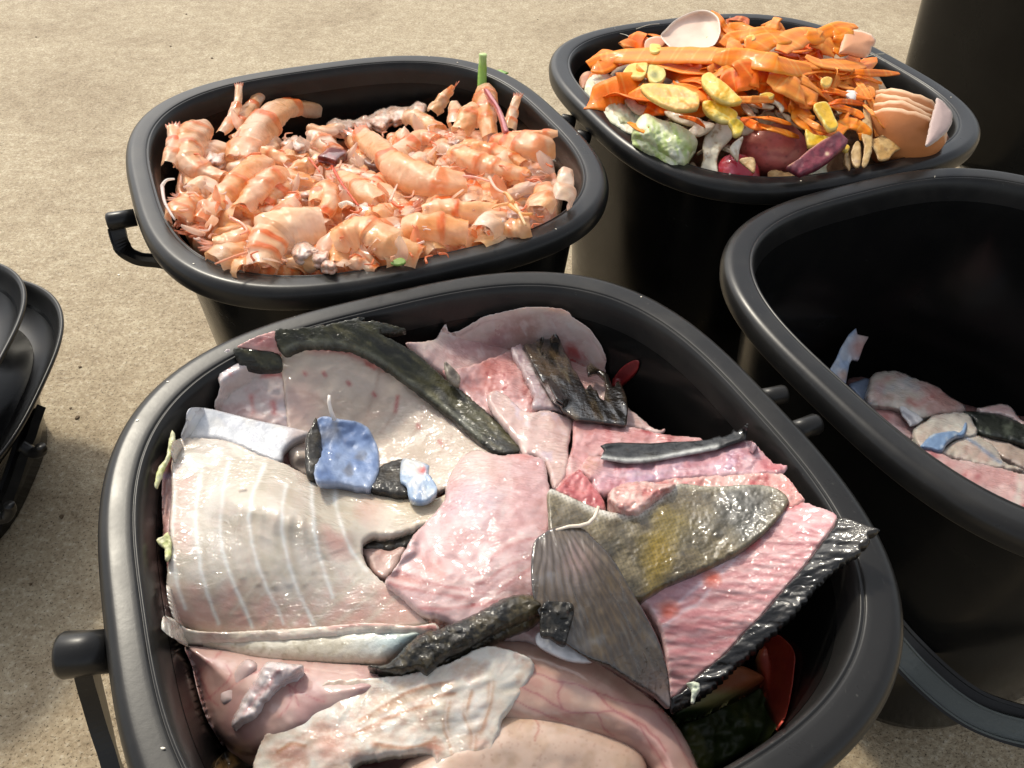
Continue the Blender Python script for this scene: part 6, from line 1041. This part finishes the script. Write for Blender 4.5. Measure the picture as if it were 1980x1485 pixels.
ball('radish', 1424, 336, 42, -.008, 'small glossy crimson radish at the near rim, left of the red potato', 'radish', lambda p: p.base((180, 34, 58)).noise((206, 110, 130), 20, .5, .7, .7).noise((190, 20, 30), 12, .5, .7, .7, 6), mat='organ', seed=5)
ball('red_onion_piece', 1425, 290, 22, -.010, 'small pinkish red round behind the radish', 'onion', lambda p: p.base((176, 84, 72)).noise((200, 120, 100), 14), seed=7)
tag(flap('white_peel', [(1200, 1100), (1230, 1050), (1300, 1000), (1310, 1020), (1280, 1110), (1270, 1190), (1230, 1150)], 'H', L=14, t=2, edge=(1, 4), g=2.6, color=PALE((238, 232, 216), (246, 242, 232)), mat='veg', noise=(.5, 14), **VK), 'clean white peel sliver against the left side of the red potato', 'potato peel')
tag(flap('purple_peel', [(540, 1140), (620, 1090), (700, 1020), (800, 950), (900, 895), (925, 880), (995, 945), (985, 975), (920, 1030), (850, 1090), (760, 1150), (640, 1195), (610, 1180)], 'I', L=18, t=4, edge=(1.5, 5), g=2.6, smooth=False, color=lambda p: p.base((132, 44, 62)).noise((96, 28, 46), 10, .45, .6, .8).noise((150, 80, 80), 5, .62, .75, .6, 6).lines((226, 190, 140), [[(560, 1130), (700, 1010), (920, 885)]], 4, .9, 'I').blob((226, 196, 160), 835, 1055, 5, 1, 'I'), mat='veg', noise=(.6, 14), **VK), 'flat purple red potato peel with a cream cut edge, right of the red potato', 'potato peel')
# hairs on the rim
hair = material('hair', color=(196, 190, 170), rough=.4)
for i, (pts, z_, lab) in enumerate([([(1176, 62), (1195, 64), (1215, 70), (1225, 84)], -.002, 'fine pale fibre on the back left rim of the vegetable bucket'), ([(1650, 150), (1658, 125), (1680, 108), (1710, 104)], .004, 'fine pale fibre arching over the back right rim of the vegetable bucket'), ([(1230, 56), (1255, 48), (1275, 46)], .001, 'fine pale fibre beside the small brown eggshell')]):
    tag(sweep('fibre', crom(pp(pts, z_), False, 5), .00035, hair, None, None, nc=5), lab, 'fibre')

# ------------------------------------------------------------------ lids stacked at the left edge
def tray(px, py, zr, rot, k, lab, a=.50, parent=None):
    """shallow square dish whose right-hand rim point projects to px,py; zr = rim height (m, relative to bucket rims)"""
    P = unproj([px], [py], [zr])[0]; q = se(a * S); X = q[:, 0] * math.cos(rot) - q[:, 1] * math.sin(rot); i = int(np.argmax(X * .93 + (q[:, 0] * math.sin(rot) + q[:, 1] * math.cos(rot)) * .2)); Y = q[:, 0] * math.sin(rot) + q[:, 1] * math.cos(rot)
    cx, cy = P[0] - X[i], P[1] - Y[i]; t = empty('bucket_lid', (cx, cy, RIM + zr - .02), lab, 'bucket lid', 'upturned black lids at the left edge')
    pr = smoothprof([(a - .004, -.012), (a, -.010), (a + .002, -.002), (a - .002, .002), (a - .008, 0), (a - .014, -.008), (a - .030, -.045), (a - .050, -.072), (a - .085, -.088), (a - .14, -.092)], 4)
    pr += [(a - .25, -.092), (.02, -.092)]
    loft('dish', pr, MAT['rim'], t, rot, (cx, cy), zoff=RIM + zr, cap_last=True)
    po = smoothprof([(a - .004, -.0125), (a - .012, -.02), (a - .036, -.055), (a - .056, -.084), (a - .09, -.100), (a - .2, -.102)], 3) + [(.02, -.102)]
    loft('underside', po, MAT['body'], t, rot, (cx, cy), zoff=RIM + zr, cap_last=True)
    return t, cx, cy
ZT = -.5 * S
tl, lx, ly = tray(112, 672, ZT, .12, 1, 'lower and larger upturned black lid in the stack at the left edge')
tu, ux, uy = tray(38, 620, ZT + .030, .12, 1, 'upper upturned black lid with a dirty dish, cut off by the left edge', a=.44)
tc_ = empty('black_bucket', (lx, ly, 0), 'low dark bucket under the stacked lids at the left edge', 'bucket')
loft('body', [(.402, -.585), (.405, -.60), (.39, -.63), (.36, -.80), (.35, -.875), (.33, -.88)], MAT['body'], tc_, .12, (lx, ly), cap_first=True, cap_last=True)
loft('rim', smoothprof([(.38, -.64), (.412, -.638), (.418, -.625), (.416, -.605), (.405, -.598), (.38, -.598)], 3), MAT['rim'], tc_, .12, (lx, ly))
def clip(t, pa, pb, za, zb):
    A_ = pp([pa], za)[0]; B_ = pp([pb], zb)[0]; mid_ = (A_ + B_) / 2 + np.array([0, 0, -.004])
    C_ = crom(np.array([A_, mid_, B_, B_ + np.array([.001, 0, .005])]), False, 5)
    return sweep('clip', C_, [.0045 - .0012 * j / len(C_) for j in range(len(C_))], MAT['rim'], t, nc=12)
clip(tc_, (40, 862), (80, 872), -.155, -.155); clip(tc_, (-12, 1000), (20, 985), -.165, -.162)
strap('hinge_strip', pp([(70, 790), (55, 830), (42, 865), (20, 930), (-5, 990), (-40, 1080)], [-.150, -.155, -.160, -.168, -.175, -.185]), .016, .006, MAT['rim'], tc_, (-.5, -.8, .4))
# crumbs on rims and floor
rr = random.Random(2); CR_ = []
def speck(x, y, z, r, grp, lab, name='crumb', mat='crumb'):
    c = unproj([x], [y], [z])[0]; V = [c + r * np.array([math.cos(a) * rr.uniform(.5, 1.2), math.sin(a) * rr.uniform(.5, 1.2), h]) for h in (0, .6) for a in np.linspace(0, 6.28, 7)[:-1]]
    F = [tuple(range(6))[::-1], tuple(range(6, 12))] + [(i, (i + 1) % 6, (i + 1) % 6 + 6, i + 6) for i in range(6)]
    return tag(mesh_obj(name, V, F, MAT[mat], None, None, False), lab, 'crumb', grp)
for kk_ in ('fish', 'shrimp', 'veg', 'right'):
    bx_, by_, br_ = BK[kk_]; q_ = se(1.0)
    for i in range(5):
        v_ = q_[rr.randrange(len(q_))]; a_ = (A0 - rr.uniform(.018, .05)) * S; X_ = bx_ * S + a_ * (v_[0] * math.cos(br_) - v_[1] * math.sin(br_)); Y_ = by_ * S + a_ * (v_[0] * math.sin(br_) + v_[1] * math.cos(br_))
        r_ = rr.uniform(.0003, .0007); V = [np.array([X_ + r_ * math.cos(a) * rr.uniform(.5, 1.5), Y_ + r_ * math.sin(a) * rr.uniform(.4, 1.2), RIM - .0006 + h]) for h in (0, .0009) for a in np.linspace(0, 6.28, 7)[:-1]]
        F = [tuple(range(6))[::-1], tuple(range(6, 12))] + [(i2, (i2 + 1) % 6, (i2 + 1) % 6 + 6, i2 + 6) for i2 in range(6)]
        tag(mesh_obj('crumb', V, F, MAT['crumb'], None, None, False), 'tiny whitish food crumb stuck on a black bucket rim', 'crumb', 'food crumbs stuck on the bucket rims')
st_ = material('pebble', color=(96, 78, 54), rough=.8)
MAT['pebble'] = st_
for (x, y, m_) in [(230, 532, 'crumb'), (155, 710, 'pebble'), (137, 790, 'pebble'), (150, 808, 'pebble'), (360, 28, 'pebble'), (410, 113, 'pebble'), (70, 72, 'pebble'), (1040, 38, 'pebble'), (330, 90, 'pebble'), (215, 415, 'pebble'), (120, 1000, 'pebble'), (60, 1130, 'pebble')]:
    speck(x, y, -RIM, rr.uniform(.0012, .0022), None, {'crumb': 'single white crumb on the concrete left of the shrimp bucket'}.get(m_), 'floor_crumb' if m_ == 'crumb' else 'pebble', m_)
for o in bpy.data.objects:
    if o.name.startswith('pebble'): tag(o, 'small brown bit of grit lying on the concrete floor', 'pebble', 'grit bits on the concrete')
